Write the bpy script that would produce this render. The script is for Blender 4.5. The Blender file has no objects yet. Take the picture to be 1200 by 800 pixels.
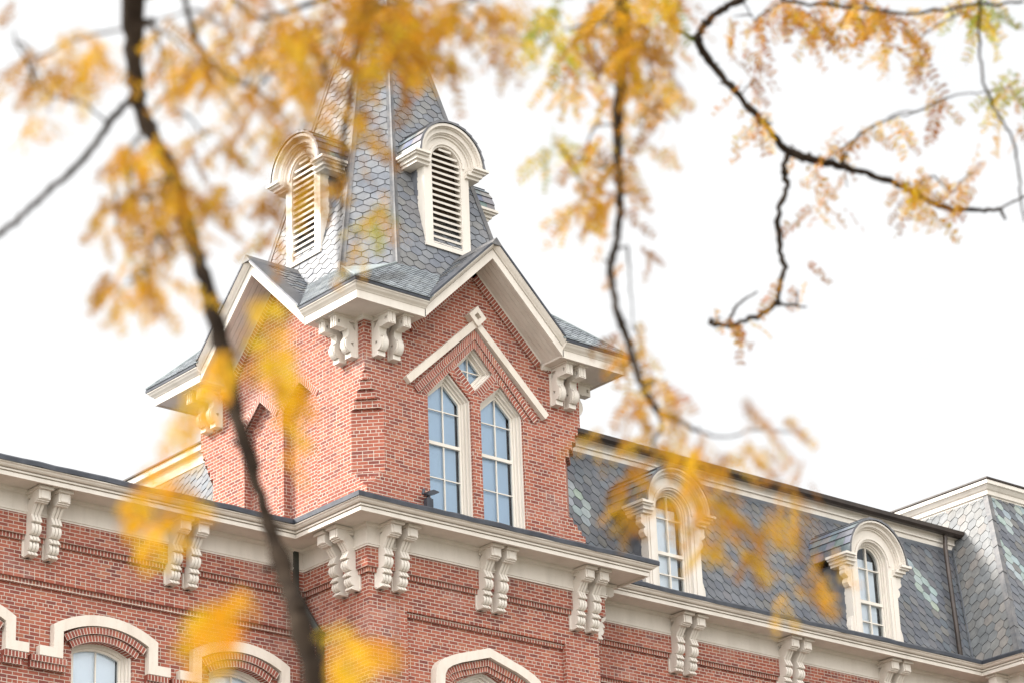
import bpy, math, random
from mathutils import Vector, Matrix
from mathutils.geometry import tessellate_polygon
random.seed(7)
SC = bpy.context.scene
COL = SC.collection
Z0 = 18.105                      # height of the main cornice above the ground
CAM = Vector((-28.98, -37.466, 1.6))
RIGHT = Vector((0.76292, -0.64540, -0.03762)); UP = Vector((-0.22133, -0.31482, 0.92299)); FWD = Vector((0.60754, 0.69586, 0.38302))
FPX = 3295.5                     # focal length in pixels of the 1200 px wide photograph

# ------------------------------------------------------------------ camera
cd = bpy.data.cameras.new('camera'); cam = bpy.data.objects.new('camera', cd); COL.objects.link(cam)
f_ = FWD.normalized(); u_ = (UP - f_*UP.dot(f_)).normalized(); r_ = f_.cross(u_)
m = Matrix((r_, u_, -f_)).transposed().to_4x4(); m.translation = CAM
cam.matrix_world = m
cd.sensor_width = 36; cd.sensor_fit = 'HORIZONTAL'; cd.lens = FPX/1200*36
cd.clip_start = 0.1; cd.clip_end = 3000
cd.dof.use_dof = True; cd.dof.focus_distance = 53.0; cd.dof.aperture_fstop = 3.1
SC.camera = cam

# ------------------------------------------------------------------ sky, sun, exposure
SKY_LO = 4.25; SKY_HI = 17.0     # cloud brightness away from and towards an unseen bright bank added as front fill
SUN_EL = math.radians(36); SUN_AZ = math.radians(-46)       # azimuth from +y towards +x
w = bpy.data.worlds.new('World'); SC.world = w; w.use_nodes = True
nt = w.node_tree; nt.nodes.clear()
N = nt.nodes.new; L = nt.links.new
out = N('ShaderNodeOutputWorld'); bg = N('ShaderNodeBackground'); bg.inputs['Strength'].default_value = 0.12
sky = N('ShaderNodeTexSky'); sky.sky_type = 'NISHITA'; sky.sun_disc = False
sky.sun_elevation = SUN_EL; sky.sun_rotation = SUN_AZ
tc = N('ShaderNodeTexCoord'); mp = N('ShaderNodeMapping'); mp.inputs['Scale'].default_value = (1, 1, 2.2)
nz = N('ShaderNodeTexNoise'); nz.inputs['Scale'].default_value = 3.0; nz.inputs['Detail'].default_value = 6; nz.inputs['Roughness'].default_value = .55
cr = N('ShaderNodeValToRGB'); e = cr.color_ramp.elements
e[0].position = .28; e[0].color = (.90, .91, .92, 1); e[1].position = .55; e[1].color = (1.0, .995, .985, 1)
nv = N('ShaderNodeVectorMath'); nv.operation = 'NORMALIZE'; L(tc.outputs['Generated'], nv.inputs[0])
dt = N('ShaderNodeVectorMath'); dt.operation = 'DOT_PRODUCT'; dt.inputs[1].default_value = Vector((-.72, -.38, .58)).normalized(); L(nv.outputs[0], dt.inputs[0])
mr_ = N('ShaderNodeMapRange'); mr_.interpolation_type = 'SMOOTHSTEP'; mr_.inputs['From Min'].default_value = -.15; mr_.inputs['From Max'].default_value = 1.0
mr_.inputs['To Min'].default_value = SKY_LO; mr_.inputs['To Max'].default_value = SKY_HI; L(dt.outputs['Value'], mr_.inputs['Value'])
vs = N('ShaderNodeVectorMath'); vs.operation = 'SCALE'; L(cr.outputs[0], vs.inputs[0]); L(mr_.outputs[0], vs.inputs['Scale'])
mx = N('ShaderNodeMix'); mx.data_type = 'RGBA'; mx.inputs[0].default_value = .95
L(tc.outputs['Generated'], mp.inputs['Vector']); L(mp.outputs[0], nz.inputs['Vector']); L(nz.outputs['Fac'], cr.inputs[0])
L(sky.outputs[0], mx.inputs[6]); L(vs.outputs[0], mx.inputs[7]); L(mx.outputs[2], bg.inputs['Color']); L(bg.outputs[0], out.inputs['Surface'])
sd = bpy.data.lights.new('sun', 'SUN'); sd.energy = 3.8; sd.angle = math.radians(14); sd.color = (1, .955, .89)
sun = bpy.data.objects.new('sun', sd); COL.objects.link(sun)
tosun = Vector((math.sin(SUN_AZ)*math.cos(SUN_EL), math.cos(SUN_AZ)*math.cos(SUN_EL), math.sin(SUN_EL)))
sun.rotation_euler = tosun.to_track_quat('Z', 'Y').to_euler(); sun.location = (-30, 20, 60)
SC.view_settings.view_transform = 'Standard'; SC.view_settings.look = 'None'
SC.view_settings.exposure = 1.1; SC.view_settings.gamma = 1.0; SC.view_settings.use_curve_mapping = False
SC.cycles.max_bounces = 6; SC.cycles.transparent_max_bounces = 12

# ------------------------------------------------------------------ materials
def mat_new(name):
    m = bpy.data.materials.new(name); m.use_nodes = True
    t = m.node_tree; b = t.nodes['Principled BSDF']
    return m, t, b
def setspec(b, v):
    k = 'Specular IOR Level'
    if k in b.inputs: b.inputs[k].default_value = v
def mixrgb(t, fac, a, b, mode='MIX'):
    n = t.nodes.new('ShaderNodeMix'); n.data_type = 'RGBA'; n.blend_type = mode
    for i, v in ((0, fac), (6, a), (7, b)):
        if hasattr(v, 'links') or hasattr(v, 'is_linked'): t.links.new(v, n.inputs[i])
        else: n.inputs[i].default_value = v if i == 0 else (*v, 1)
    return n.outputs[2]
def noise(t, vec, scale, detail=4, rough=.55):
    n = t.nodes.new('ShaderNodeTexNoise'); n.inputs['Scale'].default_value = scale
    n.inputs['Detail'].default_value = detail; n.inputs['Roughness'].default_value = rough
    if vec is not None: t.links.new(vec, n.inputs['Vector'])
    return n.outputs['Fac']
def ramp(t, fac, stops):
    n = t.nodes.new('ShaderNodeValToRGB'); el = n.color_ramp.elements
    while len(el) < len(stops): el.new(.5)
    for q, (p, c) in zip(el, stops): q.position = p; q.color = (*c, 1)
    t.links.new(fac, n.inputs[0]); return n.outputs[0]

def brick_mat(name, bw, rh, offset, c1, c2, mortar=(.60, .52, .45), ms=.0072, dark=1.0):
    m, t, b = mat_new(name)
    uv = t.nodes.new('ShaderNodeUVMap'); uv.uv_map = 'UVMap'
    pos = t.nodes.new('ShaderNodeNewGeometry')
    # slight wobble of the courses
    wob = t.nodes.new('ShaderNodeTexNoise'); wob.inputs['Scale'].default_value = 2.2; wob.inputs['Detail'].default_value = 3
    t.links.new(uv.outputs[0], wob.inputs['Vector'])
    sub = t.nodes.new('ShaderNodeVectorMath'); sub.operation = 'SUBTRACT'; sub.inputs[1].default_value = (.5, .5, .5)
    t.links.new(wob.outputs['Color'], sub.inputs[0])
    scl = t.nodes.new('ShaderNodeVectorMath'); scl.operation = 'SCALE'; scl.inputs['Scale'].default_value = .010
    t.links.new(sub.outputs[0], scl.inputs[0])
    add = t.nodes.new('ShaderNodeVectorMath'); add.operation = 'ADD'
    t.links.new(uv.outputs[0], add.inputs[0]); t.links.new(scl.outputs[0], add.inputs[1])
    br = t.nodes.new('ShaderNodeTexBrick')
    br.offset = offset; br.offset_frequency = 2; br.squash = .5 if offset else 1; br.squash_frequency = 7 if offset else 1
    for k, v in (('Scale', 1), ('Mortar Size', ms), ('Mortar Smooth', .25), ('Bias', 0), ('Brick Width', bw), ('Row Height', rh)): br.inputs[k].default_value = v
    br.inputs['Color1'].default_value = (0, 0, 0, 1); br.inputs['Color2'].default_value = (1, 1, 1, 1); br.inputs['Mortar'].default_value = (.5, .5, .5, 1)
    t.links.new(add.outputs[0], br.inputs['Vector'])
    col = ramp(t, br.outputs['Color'], [(0, tuple(a*dark+(1-dark)*b_ for a, b_ in zip((.115, .042, .040), c1))), (.10, tuple(a*dark+(1-dark)*b_ for a, b_ in zip((.17, .052, .044), c1))), (.30, c1), (.85, c2), (1, (.36, .135, .080))])
    big = noise(t, pos.outputs['Position'], .55, 5)
    col = mixrgb(t, ramp(t, big, [(.35, (.12, .12, .12)), (.7, (.0, .0, .0))]), col, (.10, .045, .045))
    fine = noise(t, pos.outputs['Position'], 28, 3)
    col = mixrgb(t, .35, col, mixrgb(t, 1.0, col, ramp(t, fine, [(.3, (.55, .55, .55)), (.7, (1.25, 1.2, 1.2))]), 'MULTIPLY'))
    mcol = mixrgb(t, noise(t, pos.outputs['Position'], 1.7, 5), (mortar[0]*.72, mortar[1]*.70, mortar[2]*.68), (mortar[0]*1.12, mortar[1]*1.12, mortar[2]*1.1))
    col = mixrgb(t, br.outputs['Fac'], col, mcol)
    mpv = t.nodes.new('ShaderNodeMapping'); mpv.inputs['Scale'].default_value = (1.6, 1.6, .16); t.links.new(pos.outputs['Position'], mpv.inputs['Vector'])
    col = mixrgb(t, ramp(t, noise(t, mpv.outputs[0], 1.0, 6, .6), [(.50, (0, 0, 0)), (.72, (.34, .34, .34))]), col, (.13, .062, .052))
    # faint lime bloom
    blo = ramp(t, noise(t, pos.outputs['Position'], .9, 7, .65), [(.56, (0, 0, 0)), (.74, (.20, .20, .20))])
    col = mixrgb(t, blo, col, (.55, .44, .40))
    t.links.new(col, b.inputs['Base Color']); b.inputs['Roughness'].default_value = .88; setspec(b, .25)
    bmp = t.nodes.new('ShaderNodeBump'); bmp.inputs['Strength'].default_value = .6; bmp.inputs['Distance'].default_value = .008; bmp.invert = True
    hh = t.nodes.new('ShaderNodeMath'); hh.operation = 'MULTIPLY_ADD'; hh.inputs[1].default_value = -.25
    t.links.new(fine, hh.inputs[0]); t.links.new(br.outputs['Fac'], hh.inputs[2])
    t.links.new(hh.outputs[0], bmp.inputs['Height']); t.links.new(bmp.outputs[0], b.inputs['Normal'])
    return m
def paint_mat(name, col, rough=.55, dirt_reflect=.16, dcol=(.30, .26, .21), scale=2.6):
    m, t, b = mat_new(name)
    g = t.nodes.new('ShaderNodeNewGeometry')
    mp = t.nodes.new('ShaderNodeMapping'); mp.inputs['Scale'].default_value = (1.4, 1.4, .3); t.links.new(g.outputs['Position'], mp.inputs['Vector'])
    f1 = ramp(t, noise(t, mp.outputs[0], scale, 7, .65), [(.45, (0, 0, 0)), (.75, (dirt_reflect*2, dirt_reflect*2, dirt_reflect*2))])
    c = mixrgb(t, f1, col, dcol)
    f2 = ramp(t, noise(t, g.outputs['Position'], 34, 4), [(.6, (0, 0, 0)), (.72, (dirt_reflect, dirt_reflect, dirt_reflect))])
    c = mixrgb(t, f2, c, (dcol[0]*.8, dcol[1]*.8, dcol[2]*.8))
    t.links.new(c, b.inputs['Base Color']); b.inputs['Roughness'].default_value = rough; setspec(b, .3)
    bmp = t.nodes.new('ShaderNodeBump'); bmp.inputs['Strength'].default_value = .12; bmp.inputs['Distance'].default_value = .01
    t.links.new(noise(t, g.outputs['Position'], 20, 5), bmp.inputs['Height']); t.links.new(bmp.outputs[0], b.inputs['Normal'])
    return m
def slate_mat(name, rough=.42):
    m, t, b = mat_new(name)
    a = t.nodes.new('ShaderNodeAttribute'); a.attribute_name = 'tint'
    g = t.nodes.new('ShaderNodeNewGeometry')
    mp = t.nodes.new('ShaderNodeMapping'); mp.inputs['Scale'].default_value = (1, 1, .4); t.links.new(g.outputs['Position'], mp.inputs['Vector'])
    f = ramp(t, noise(t, mp.outputs[0], 6, 8, .7), [(.3, (.72, .72, .72)), (.7, (1.22, 1.2, 1.16))])
    c = mixrgb(t, 1.0, a.outputs['Color'], f, 'MULTIPLY')
    st = ramp(t, noise(t, g.outputs['Position'], 1.1, 6, .6), [(.55, (0, 0, 0)), (.8, (.3, .3, .3))])
    c = mixrgb(t, st, c, (.15, .155, .16))
    t.links.new(c, b.inputs['Base Color']); setspec(b, .5)
    rr = ramp(t, noise(t, g.outputs['Position'], 9, 4), [(.3, (rough-.1,)*3), (.7, (rough+.16,)*3)]); t.links.new(rr, b.inputs['Roughness'])
    bmp = t.nodes.new('ShaderNodeBump'); bmp.inputs['Strength'].default_value = .25; bmp.inputs['Distance'].default_value = .006
    t.links.new(noise(t, g.outputs['Position'], 26, 6, .6), bmp.inputs['Height']); t.links.new(bmp.outputs[0], b.inputs['Normal'])
    return m
def metal_mat(name, c1, c2, rough=.5, metallic=.3, scale=3):
    m, t, b = mat_new(name)
    g = t.nodes.new('ShaderNodeNewGeometry')
    c = ramp(t, noise(t, g.outputs['Position'], scale, 7, .65), [(.35, c1), (.68, c2)])
    t.links.new(c, b.inputs['Base Color']); b.inputs['Roughness'].default_value = rough; b.inputs['Metallic'].default_value = metallic
    bmp = t.nodes.new('ShaderNodeBump'); bmp.inputs['Strength'].default_value = .3; bmp.inputs['Distance'].default_value = .01
    t.links.new(noise(t, g.outputs['Position'], 12, 5), bmp.inputs['Height']); t.links.new(bmp.outputs[0], b.inputs['Normal'])
    return m
M_BRICK = brick_mat('red brick', .205, .068, .5, (.270, .073, .047), (.350, .108, .067), mortar=(.525, .445, .38), dark=.62)
M_HEADER = brick_mat('header brick', .068, .12, 0, (.25, .068, .046), (.335, .10, .066), ms=.0085, dark=.25)
M_CREAM = paint_mat('cream paint', (.65, .595, .530), dirt_reflect=.15, scale=1.5)
M_SASH = paint_mat('sash paint', (.66, .61, .54), dirt_reflect=.08)
M_STONE = paint_mat('limestone', (.64, .575, .50), rough=.85, dirt_reflect=.22, dcol=(.42, .35, .28), scale=3)
M_SLATE = slate_mat('slate', .40)
M_SPIRE = slate_mat('spire slate', .47)
M_LEAD = metal_mat('grey roof lead', (.075, .082, .095), (.14, .145, .155), .45, .3)
M_COPPER = metal_mat('weathered copper', (.07, .072, .078), (.15, .14, .135), .6, .1, 5)
M_PATINA = metal_mat('green copper patina', (.17, .195, .20), (.26, .29, .285), .5, .2, 4)
M_DARK = metal_mat('dark sheet metal', (.030, .033, .042), (.062, .066, .078), .4, .3)
M_BROWN = metal_mat('brown gutter paint', (.024, .016, .012), (.048, .033, .025), .45, .1)
M_PIPE = metal_mat('green black downpipe paint', (.018, .022, .020), (.035, .042, .037), .4, .1)
M_BACK = metal_mat('roof boarding', (.03, .03, .033), (.05, .05, .05), .8, 0)
M_INT = metal_mat('dark room', (.012, .012, .014), (.02, .02, .022), .8, 0)
M_WOOD = metal_mat('brown boards', (.085, .058, .036), (.15, .105, .07), .8, 0)
M_BLUE = paint_mat('grey blue window shade', (.53, .64, .76), .8, dirt_reflect=.14, dcol=(.38, .50, .64), scale=1.2)  # noise tint in the shades stands in for varied reflections in the glass
M_WHITE = paint_mat('white window shade', (.88, .90, .93), .8, dirt_reflect=.10, dcol=(.62, .68, .76), scale=1.2)
def glass_mat():
    m = bpy.data.materials.new('window glass'); m.use_nodes = True; t = m.node_tree; t.nodes.clear()
    o = t.nodes.new('ShaderNodeOutputMaterial'); tr = t.nodes.new('ShaderNodeBsdfTransparent'); tr.inputs[0].default_value = (.93, .96, .98, 1)
    gl = t.nodes.new('ShaderNodeBsdfGlossy'); gl.inputs['Roughness'].default_value = .02; gl.inputs[0].default_value = (.9, .95, 1, 1)
    g = t.nodes.new('ShaderNodeNewGeometry'); bmp = t.nodes.new('ShaderNodeBump'); bmp.inputs['Strength'].default_value = .08; bmp.inputs['Distance'].default_value = .02
    t.links.new(noise(t, g.outputs['Position'], 2.4, 2), bmp.inputs['Height']); t.links.new(bmp.outputs[0], gl.inputs['Normal'])
    fr = t.nodes.new('ShaderNodeFresnel'); fr.inputs[0].default_value = 1.6
    mx = t.nodes.new('ShaderNodeMixShader'); t.links.new(fr.outputs[0], mx.inputs[0]); t.links.new(tr.outputs[0], mx.inputs[1]); t.links.new(gl.outputs[0], mx.inputs[2]); t.links.new(mx.outputs[0], o.inputs[0])
    return m
M_GLASS = glass_mat()
def leaf_mat():
    m = bpy.data.materials.new('autumn leaf'); m.use_nodes = True; t = m.node_tree; t.nodes.clear()
    o = t.nodes.new('ShaderNodeOutputMaterial'); a = t.nodes.new('ShaderNodeAttribute'); a.attribute_name = 'tint'
    d = t.nodes.new('ShaderNodeBsdfDiffuse'); tl = t.nodes.new('ShaderNodeBsdfTranslucent'); mx = t.nodes.new('ShaderNodeMixShader'); mx.inputs[0].default_value = .42
    t.links.new(a.outputs['Color'], d.inputs[0]); t.links.new(a.outputs['Color'], tl.inputs[0])
    t.links.new(d.outputs[0], mx.inputs[1]); t.links.new(tl.outputs[0], mx.inputs[2]); t.links.new(mx.outputs[0], o.inputs[0])
    return m
M_LEAF = leaf_mat()
M_BARK = metal_mat('dark bark', (.016, .011, .008), (.046, .033, .023), .95, 0, 14)
M_BARK.node_tree.nodes['Principled BSDF'].inputs['Specular IOR Level'].default_value = .08
M_LAWN = metal_mat('lawn', (.04, .05, .02), (.07, .08, .03), .9, 0, .6)
M_PAVE = paint_mat('pale concrete', (.13, .115, .098), .85)

# ------------------------------------------------------------------ mesh builder
class MB:
    def __init__(s): s.v = []; s.f = []; s.uv = []; s.t = []; s.cuts = []
    def mark(s): s.cuts.append(len(s.f))
    def build_pieces(s, *a, **k):
        r = []; ends = s.cuts[1:]+[len(s.f)]
        for i, j in zip(s.cuts, ends):
            q = MB(); 
            for F, u, t in zip(s.f[i:j], s.uv[i:j], s.t[i:j]): q.poly([s.v[x] for x in F], u, t)
            r.append(q.build(*a, **k))
        return r
    def poly(s, pts, uv=None, tint=None):
        n = len(s.v); s.v += [tuple(p) for p in pts]; s.f.append(tuple(range(n, n+len(pts)))); s.uv.append(uv); s.t.append(tint)
    def box(s, M, u0, u1, d0, d1, z0, z1):
        s.prism(M, [(u0, z0), (u1, z0), (u1, z1), (u0, z1)], d0, d1)
    def prism(s, M, P, d0, d1, tint=None):
        A = [M(u, d0, z) for u, z in P]; B = [M(u, d1, z) for u, z in P]; n = len(P)
        s.poly(A, None, tint); s.poly(B, None, tint)
        for i in range(n): s.poly([A[i], A[(i+1) % n], B[(i+1) % n], B[i]], None, tint)
    def prism_u(s, M, P, u0, u1):            # outline in (d, z), pulled along u
        A = [M(u0, d, z) for d, z in P]; B = [M(u1, d, z) for d, z in P]; n = len(P)
        s.poly(A); s.poly(B)
        for i in range(n): s.poly([A[i], A[(i+1) % n], B[(i+1) % n], B[i]])
    def prism_z(s, P, z0, z1):
        A = [(x, y, z0) for x, y in P]; B = [(x, y, z1) for x, y in P]; n = len(P)
        s.poly(A); s.poly(B)
        for i in range(n): s.poly([A[i], A[(i+1) % n], B[(i+1) % n], B[i]])
    def ring(s, M, O, I, d0, d1):
        n = len(O)
        for i in range(n):
            j = (i+1) % n
            a, b, c, d = O[i], O[j], I[j], I[i]
            for dd in (d0, d1): s.poly([M(p[0], dd, p[1]) for p in (a, b, c, d)])
            for p, q in ((a, b), (c, d)): s.poly([M(p[0], d0, p[1]), M(q[0], d0, q[1]), M(q[0], d1, q[1]), M(p[0], d1, p[1])])
    def band(s, M, path, w, d0, d1, side=1):   # strip along a path in the wall plane, bricks laid across it
        s.mark()
        n = len(path); nr = []
        for i in range(n):
            a = Vector(path[max(i-1, 0)]); b = Vector(path[min(i+1, n-1)]); p = Vector(path[i])
            if 0 < i < n-1:
                t1 = (p-a).normalized(); t2 = (b-p).normalized(); n1 = Vector((-t1.y, t1.x)); n2 = Vector((-t2.y, t2.x)); k = (n1+n2); k = k/k.dot(n1)
            else: t1 = (b-a).normalized(); k = Vector((-t1.y, t1.x))
            nr.append(k*side*w)
        L_ = 0
        for i in range(n-1):
            a = Vector(path[i]); b = Vector(path[i+1]); l = (b-a).length; c = b+nr[i+1]; d = a+nr[i]
            for dd in (d0, d1): s.poly([M(p.x, dd, p.y) for p in (a, b, c, d)], [(L_, .004), (L_+l, .004), (L_+l, .116), (L_, .116)])
            for p, q, k in ((a, b, 0), (d, c, .116)): s.poly([M(p.x, d0, p.y), M(q.x, d0, q.y), M(q.x, d1, q.y), M(p.x, d1, p.y)], [(L_, k), (L_+l, k), (L_+l, k+.05), (L_, k+.05)])
            if i == 0: s.poly([M(a.x, d0, a.y), M(d.x, d0, d.y), M(d.x, d1, d.y), M(a.x, d1, a.y)], [(.01, .01), (.05, .01), (.05, .1), (.01, .1)])
            if i == n-2: s.poly([M(b.x, d0, b.y), M(c.x, d0, c.y), M(c.x, d1, c.y), M(b.x, d1, b.y)], [(.01, .01), (.05, .01), (.05, .1), (.01, .1)])
            L_ += l
    def tube(s, pts, rad, sides=8, caps=True):
        pts = [Vector(p) for p in pts]; n = len(pts); rings = []; ref = None
        for i in range(n):
            t = (pts[min(i+1, n-1)]-pts[max(i-1, 0)]).normalized()
            if ref is None: ref = t.orthogonal().normalized()
            ref = (ref - t*ref.dot(t)).normalized(); bi = t.cross(ref); r = rad[i] if isinstance(rad, (list, tuple)) else rad
            rings.append([pts[i] + (ref*math.cos(2*math.pi*k/sides)+bi*math.sin(2*math.pi*k/sides))*r for k in range(sides)])
        base = len(s.v)
        for R in rings: s.v += [tuple(p) for p in R]
        for i in range(n-1):
            for k in range(sides):
                a = base+i*sides+k; b = base+i*sides+(k+1) % sides
                s.f.append((a, b, b+sides, a+sides)); s.uv.append(None); s.t.append(None)
        if caps:
            s.f.append(tuple(range(base, base+sides))); s.uv.append(None); s.t.append(None)
            q = base+(n-1)*sides; s.f.append(tuple(range(q, q+sides))); s.uv.append(None); s.t.append(None)
    def build(s, name, mat, parent=None, loc=None, rz=0, smooth=False, tint=False, label=None, world=False, bevel=0):
        me = bpy.data.meshes.new(name); me.from_pydata(s.v, [], s.f)
        uvl = me.uv_layers.new(name='UVMap'); me.update()
        for p, q in zip(me.polygons, s.uv):
            nrm = p.normal
            if abs(nrm.z) > .9: tu, tv = Vector((1, 0, 0)), Vector((0, 1, 0))
            else: tu = Vector((0, 0, 1)).cross(nrm).normalized(); tv = nrm.cross(tu)
            if abs(nrm.z) < .15: tv = Vector((0, 0, 1))
            for k, li in enumerate(p.loop_indices):
                if q is not None: uvl.data[li].uv = q[k]
                else:
                    c = me.vertices[me.loops[li].vertex_index].co; uvl.data[li].uv = (c.dot(tu), c.dot(tv))
            p.use_smooth = smooth
        if tint:
            at = me.attributes.new('tint', 'FLOAT_COLOR', 'FACE')
            for k, c in enumerate(s.t): at.data[k].color = (*(c or (.1, .1, .1)), 1)
        me.materials.append(mat)
        o = bpy.data.objects.new(name, me); COL.objects.link(o)
        if parent is not None: o.parent = parent
        if loc is None: loc = (0, 0, 0) if (world or (parent is not None and parent.type == 'MESH')) else (0, 0, Z0)
        o.location = loc; o.rotation_euler = (0, 0, rz)
        if label: o['label'] = label
        if bevel:
            b = o.modifiers.new('bevel', 'BEVEL'); b.width = bevel; b.segments = 2; b.limit_method = 'ANGLE'; b.angle_limit = math.radians(40)
        return o
def clone(o, parent, loc, rz):
    c = o.copy(); COL.objects.link(c); c.parent = parent; c.location = loc; c.rotation_euler = (0, 0, rz)
    for ch in o.children:
        k = ch.copy(); COL.objects.link(k); k.parent = c
    return c
def thing(name, label, cat, loc, group=None):
    o = bpy.data.objects.new(name, None); COL.objects.link(o); o.location = loc; o['label'] = label; o['category'] = cat
    if group: o['group'] = group
    return o
def inset(P, t):
    n = len(P); A = sum(P[i][0]*P[(i+1) % n][1]-P[(i+1) % n][0]*P[i][1] for i in range(n)); sg = 1 if A > 0 else -1
    R = []
    for i in range(n):
        a, b, c = Vector(P[i-1]), Vector(P[i]), Vector(P[(i+1) % n])
        t1 = (b-a).normalized(); t2 = (c-b).normalized(); n1 = Vector((-t1.y, t1.x))*sg; n2 = Vector((-t2.y, t2.x))*sg
        k = n1+n2; k = k/k.dot(n1); q = b+k*t; R.append((q.x, q.y))
    return R
def clip(P, Q):                  # convex clip of polygon P by convex CCW polygon Q
    for i in range(len(Q)):
        a = Q[i]; b = Q[(i+1) % len(Q)]; out_ = []
        sd = lambda p: (b[0]-a[0])*(p[1]-a[1])-(b[1]-a[1])*(p[0]-a[0])
        for j in range(len(P)):
            p = P[j]; q = P[(j+1) % len(P)]; s1 = sd(p); s2 = sd(q)
            if s1 >= 0: out_.append(p)
            if (s1 >= 0) != (s2 >= 0):
                k = s1/(s1-s2); out_.append((p[0]+(q[0]-p[0])*k, p[1]+(q[1]-p[1])*k))
        P = out_
        if len(P) < 3: return []
    return P
LID = Vector((0, 0, 1))
def frontM(x0, y0): return lambda u, d, z: (x0+u, y0-d, z)       # wall facing -y
def leftM(x0, y0): return lambda u, d, z: (x0-d, y0+u, z)        # wall facing -x
def rightM(x0, y0): return lambda u, d, z: (x0+d, y0+u, z)       # wall facing +x
def backM(x0, y0): return lambda u, d, z: (x0+u, y0+d, z)        # wall facing +y
LOC = lambda u, d, z: (u, -d, z)                                  # local frame of copied parts

SLATES = [(.088, .092, .106), (.078, .083, .099), (.098, .102, .113), (.108, .107, .110), (.070, .075, .092), (.092, .09, .10), (.118, .113, .108), (.082, .094, .110), (.088, .092, .106), (.095, .10, .112)]
PALE = (.235, .275, .272)
def slates(mb, poly3, w, p, flowers=(), palette=SLATES, skip=None, cap=.43, back=None):
    """lay hexagonal slates over a flat convex polygon (3-D points, first edge level at the bottom)"""
    P = [Vector(q) for q in poly3]; o = P[0]; u = (P[1]-P[0]); u.z = 0; u.normalize()
    n = None
    for i in range(1, len(P)-1):
        k = (P[i]-o).cross(P[i+1]-o)
        if k.length > 1e-6: n = k.normalized(); break
    if n.z < 0: n = -n
    v = n.cross(u)
    if v.z < 0: v = -v
    Q = [((q-o).dot(u), (q-o).dot(v)) for q in P]
    A = sum(Q[i][0]*Q[(i+1) % len(Q)][1]-Q[(i+1) % len(Q)][0]*Q[i][1] for i in range(len(Q)))
    if A < 0: Q = Q[::-1]
    if back is not None: back.poly(P)
    us = [q[0] for q in Q]; vs = [q[1] for q in Q]
    c = cap*p; s = (p-c)/2; g = .006
    rows = int((max(vs)-min(vs))/p)+3
    pale = set()
    for ctr in flowers:                       # eight pale slates round a dark one, with a stem above
        cu, cv = (Vector(ctr)-o).dot(u), (Vector(ctr)-o).dot(v)
        r0 = round((cv-min(vs))/p); k0 = round((cu-min(us)-(r0 % 2)*w/2)/w); e_ = 0 if r0 % 2 else -1
        pale |= {(r0, k0-1), (r0, k0+1), (r0+1, k0+e_), (r0+1, k0+e_+1), (r0-1, k0+e_), (r0-1, k0+e_+1), (r0+2, k0), (r0-2, k0), (r0+3, k0+e_)}
    for r in range(-1, rows):
        vc = min(vs)+r*p
        off = (r % 2)*w/2
        ncol = int((max(us)-min(us))/w)+3
        for k in range(-1, ncol):
            uc = min(us)+k*w+off
            if skip and skip((o+u*uc+v*vc)): continue
            H = [(uc, vc+s+c-g), (uc-w/2+g, vc+s), (uc-w/2+g, vc-s), (uc, vc-s-c+g), (uc+w/2-g, vc-s), (uc+w/2-g, vc+s)]
            j = random.uniform(-.004, .004); H = [(a+j, b+random.uniform(-.003, .003)) for a, b in H]
            H = clip(H, Q)
            if len(H) < 3: continue
            tl = random.uniform(.011, .018); tw = random.uniform(-.018, .018)
            def P3(a, b, e=0): return o+u*a+v*b+n*(e + .006 + tl*(vc+s+c-b)/(p+c) + tw*(a-uc))
            top = [P3(*h) for h in H]; bot = [o+u*a+v*b for a, b in H]
            t = tuple(x*random.uniform(.9, 1.08) for x in PALE) if (r, k) in pale else None
            if t is None:
                t = random.choice(palette); q = random.uniform(.86, 1.12); t = (t[0]*q*1.0, t[1]*q*1.01, t[2]*q*1.01)
            mb.poly(top, None, t)
            for i in range(len(H)): mb.poly([top[i], top[(i+1) % len(H)], bot[(i+1) % len(H)], bot[i]], None, tuple(x*.8 for x in t))
def strip(mb, a, b, w, h, n1, n2):      # folded metal flashing lying over a ridge between two roof faces
    a, b = Vector(a), Vector(b); t = (b-a).normalized(); n1, n2 = Vector(n1).normalized(), Vector(n2).normalized()
    nm = (n1+n2).normalized(); s1 = n1.cross(t).normalized(); s2 = n2.cross(t).normalized()
    if s1.dot(n2) > 0: s1 = -s1
    if s2.dot(n1) > 0: s2 = -s2
    for (p0, p1) in [(a, b)]:
        sec = lambda p: [p+s1*w+n1*.006, p+s1*w+n1*h, p+s1*w*.25+n1*h, p+nm*(h+.02), p+s2*w*.25+n2*h, p+s2*w+n2*h, p+s2*w+n2*.006]
        A, B = sec(p0), sec(p1)
        for i in range(len(A)-1): mb.poly([A[i], A[i+1], B[i+1], B[i]])
        mb.poly(A); mb.poly(B)

# ------------------------------------------------------------------ ground
g = MB(); R_ = 900
g.poly([(-R_, -R_, 0), (R_, -R_, 0), (R_, R_, 0), (-R_, R_, 0)])
ground = g.build('ground', M_LAWN, world=True); ground['kind'] = 'structure'
g = MB(); g.poly([(-70, -60, .004), (70, -60, .004), (70, .2, .004), (-70, .2, .004)])  # unseen paving added to keep light bounced onto the soffits neutral
bounce_plaza = g.build('bounce_pavement', M_PAVE, world=True); bounce_plaza['kind'] = 'structure'

# ------------------------------------------------------------------ the building
B = thing('university_building', 'red brick hall with grey slate spire, mansard roof, cream cornices and paired brackets', 'building', (0, 0, 0))
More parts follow.
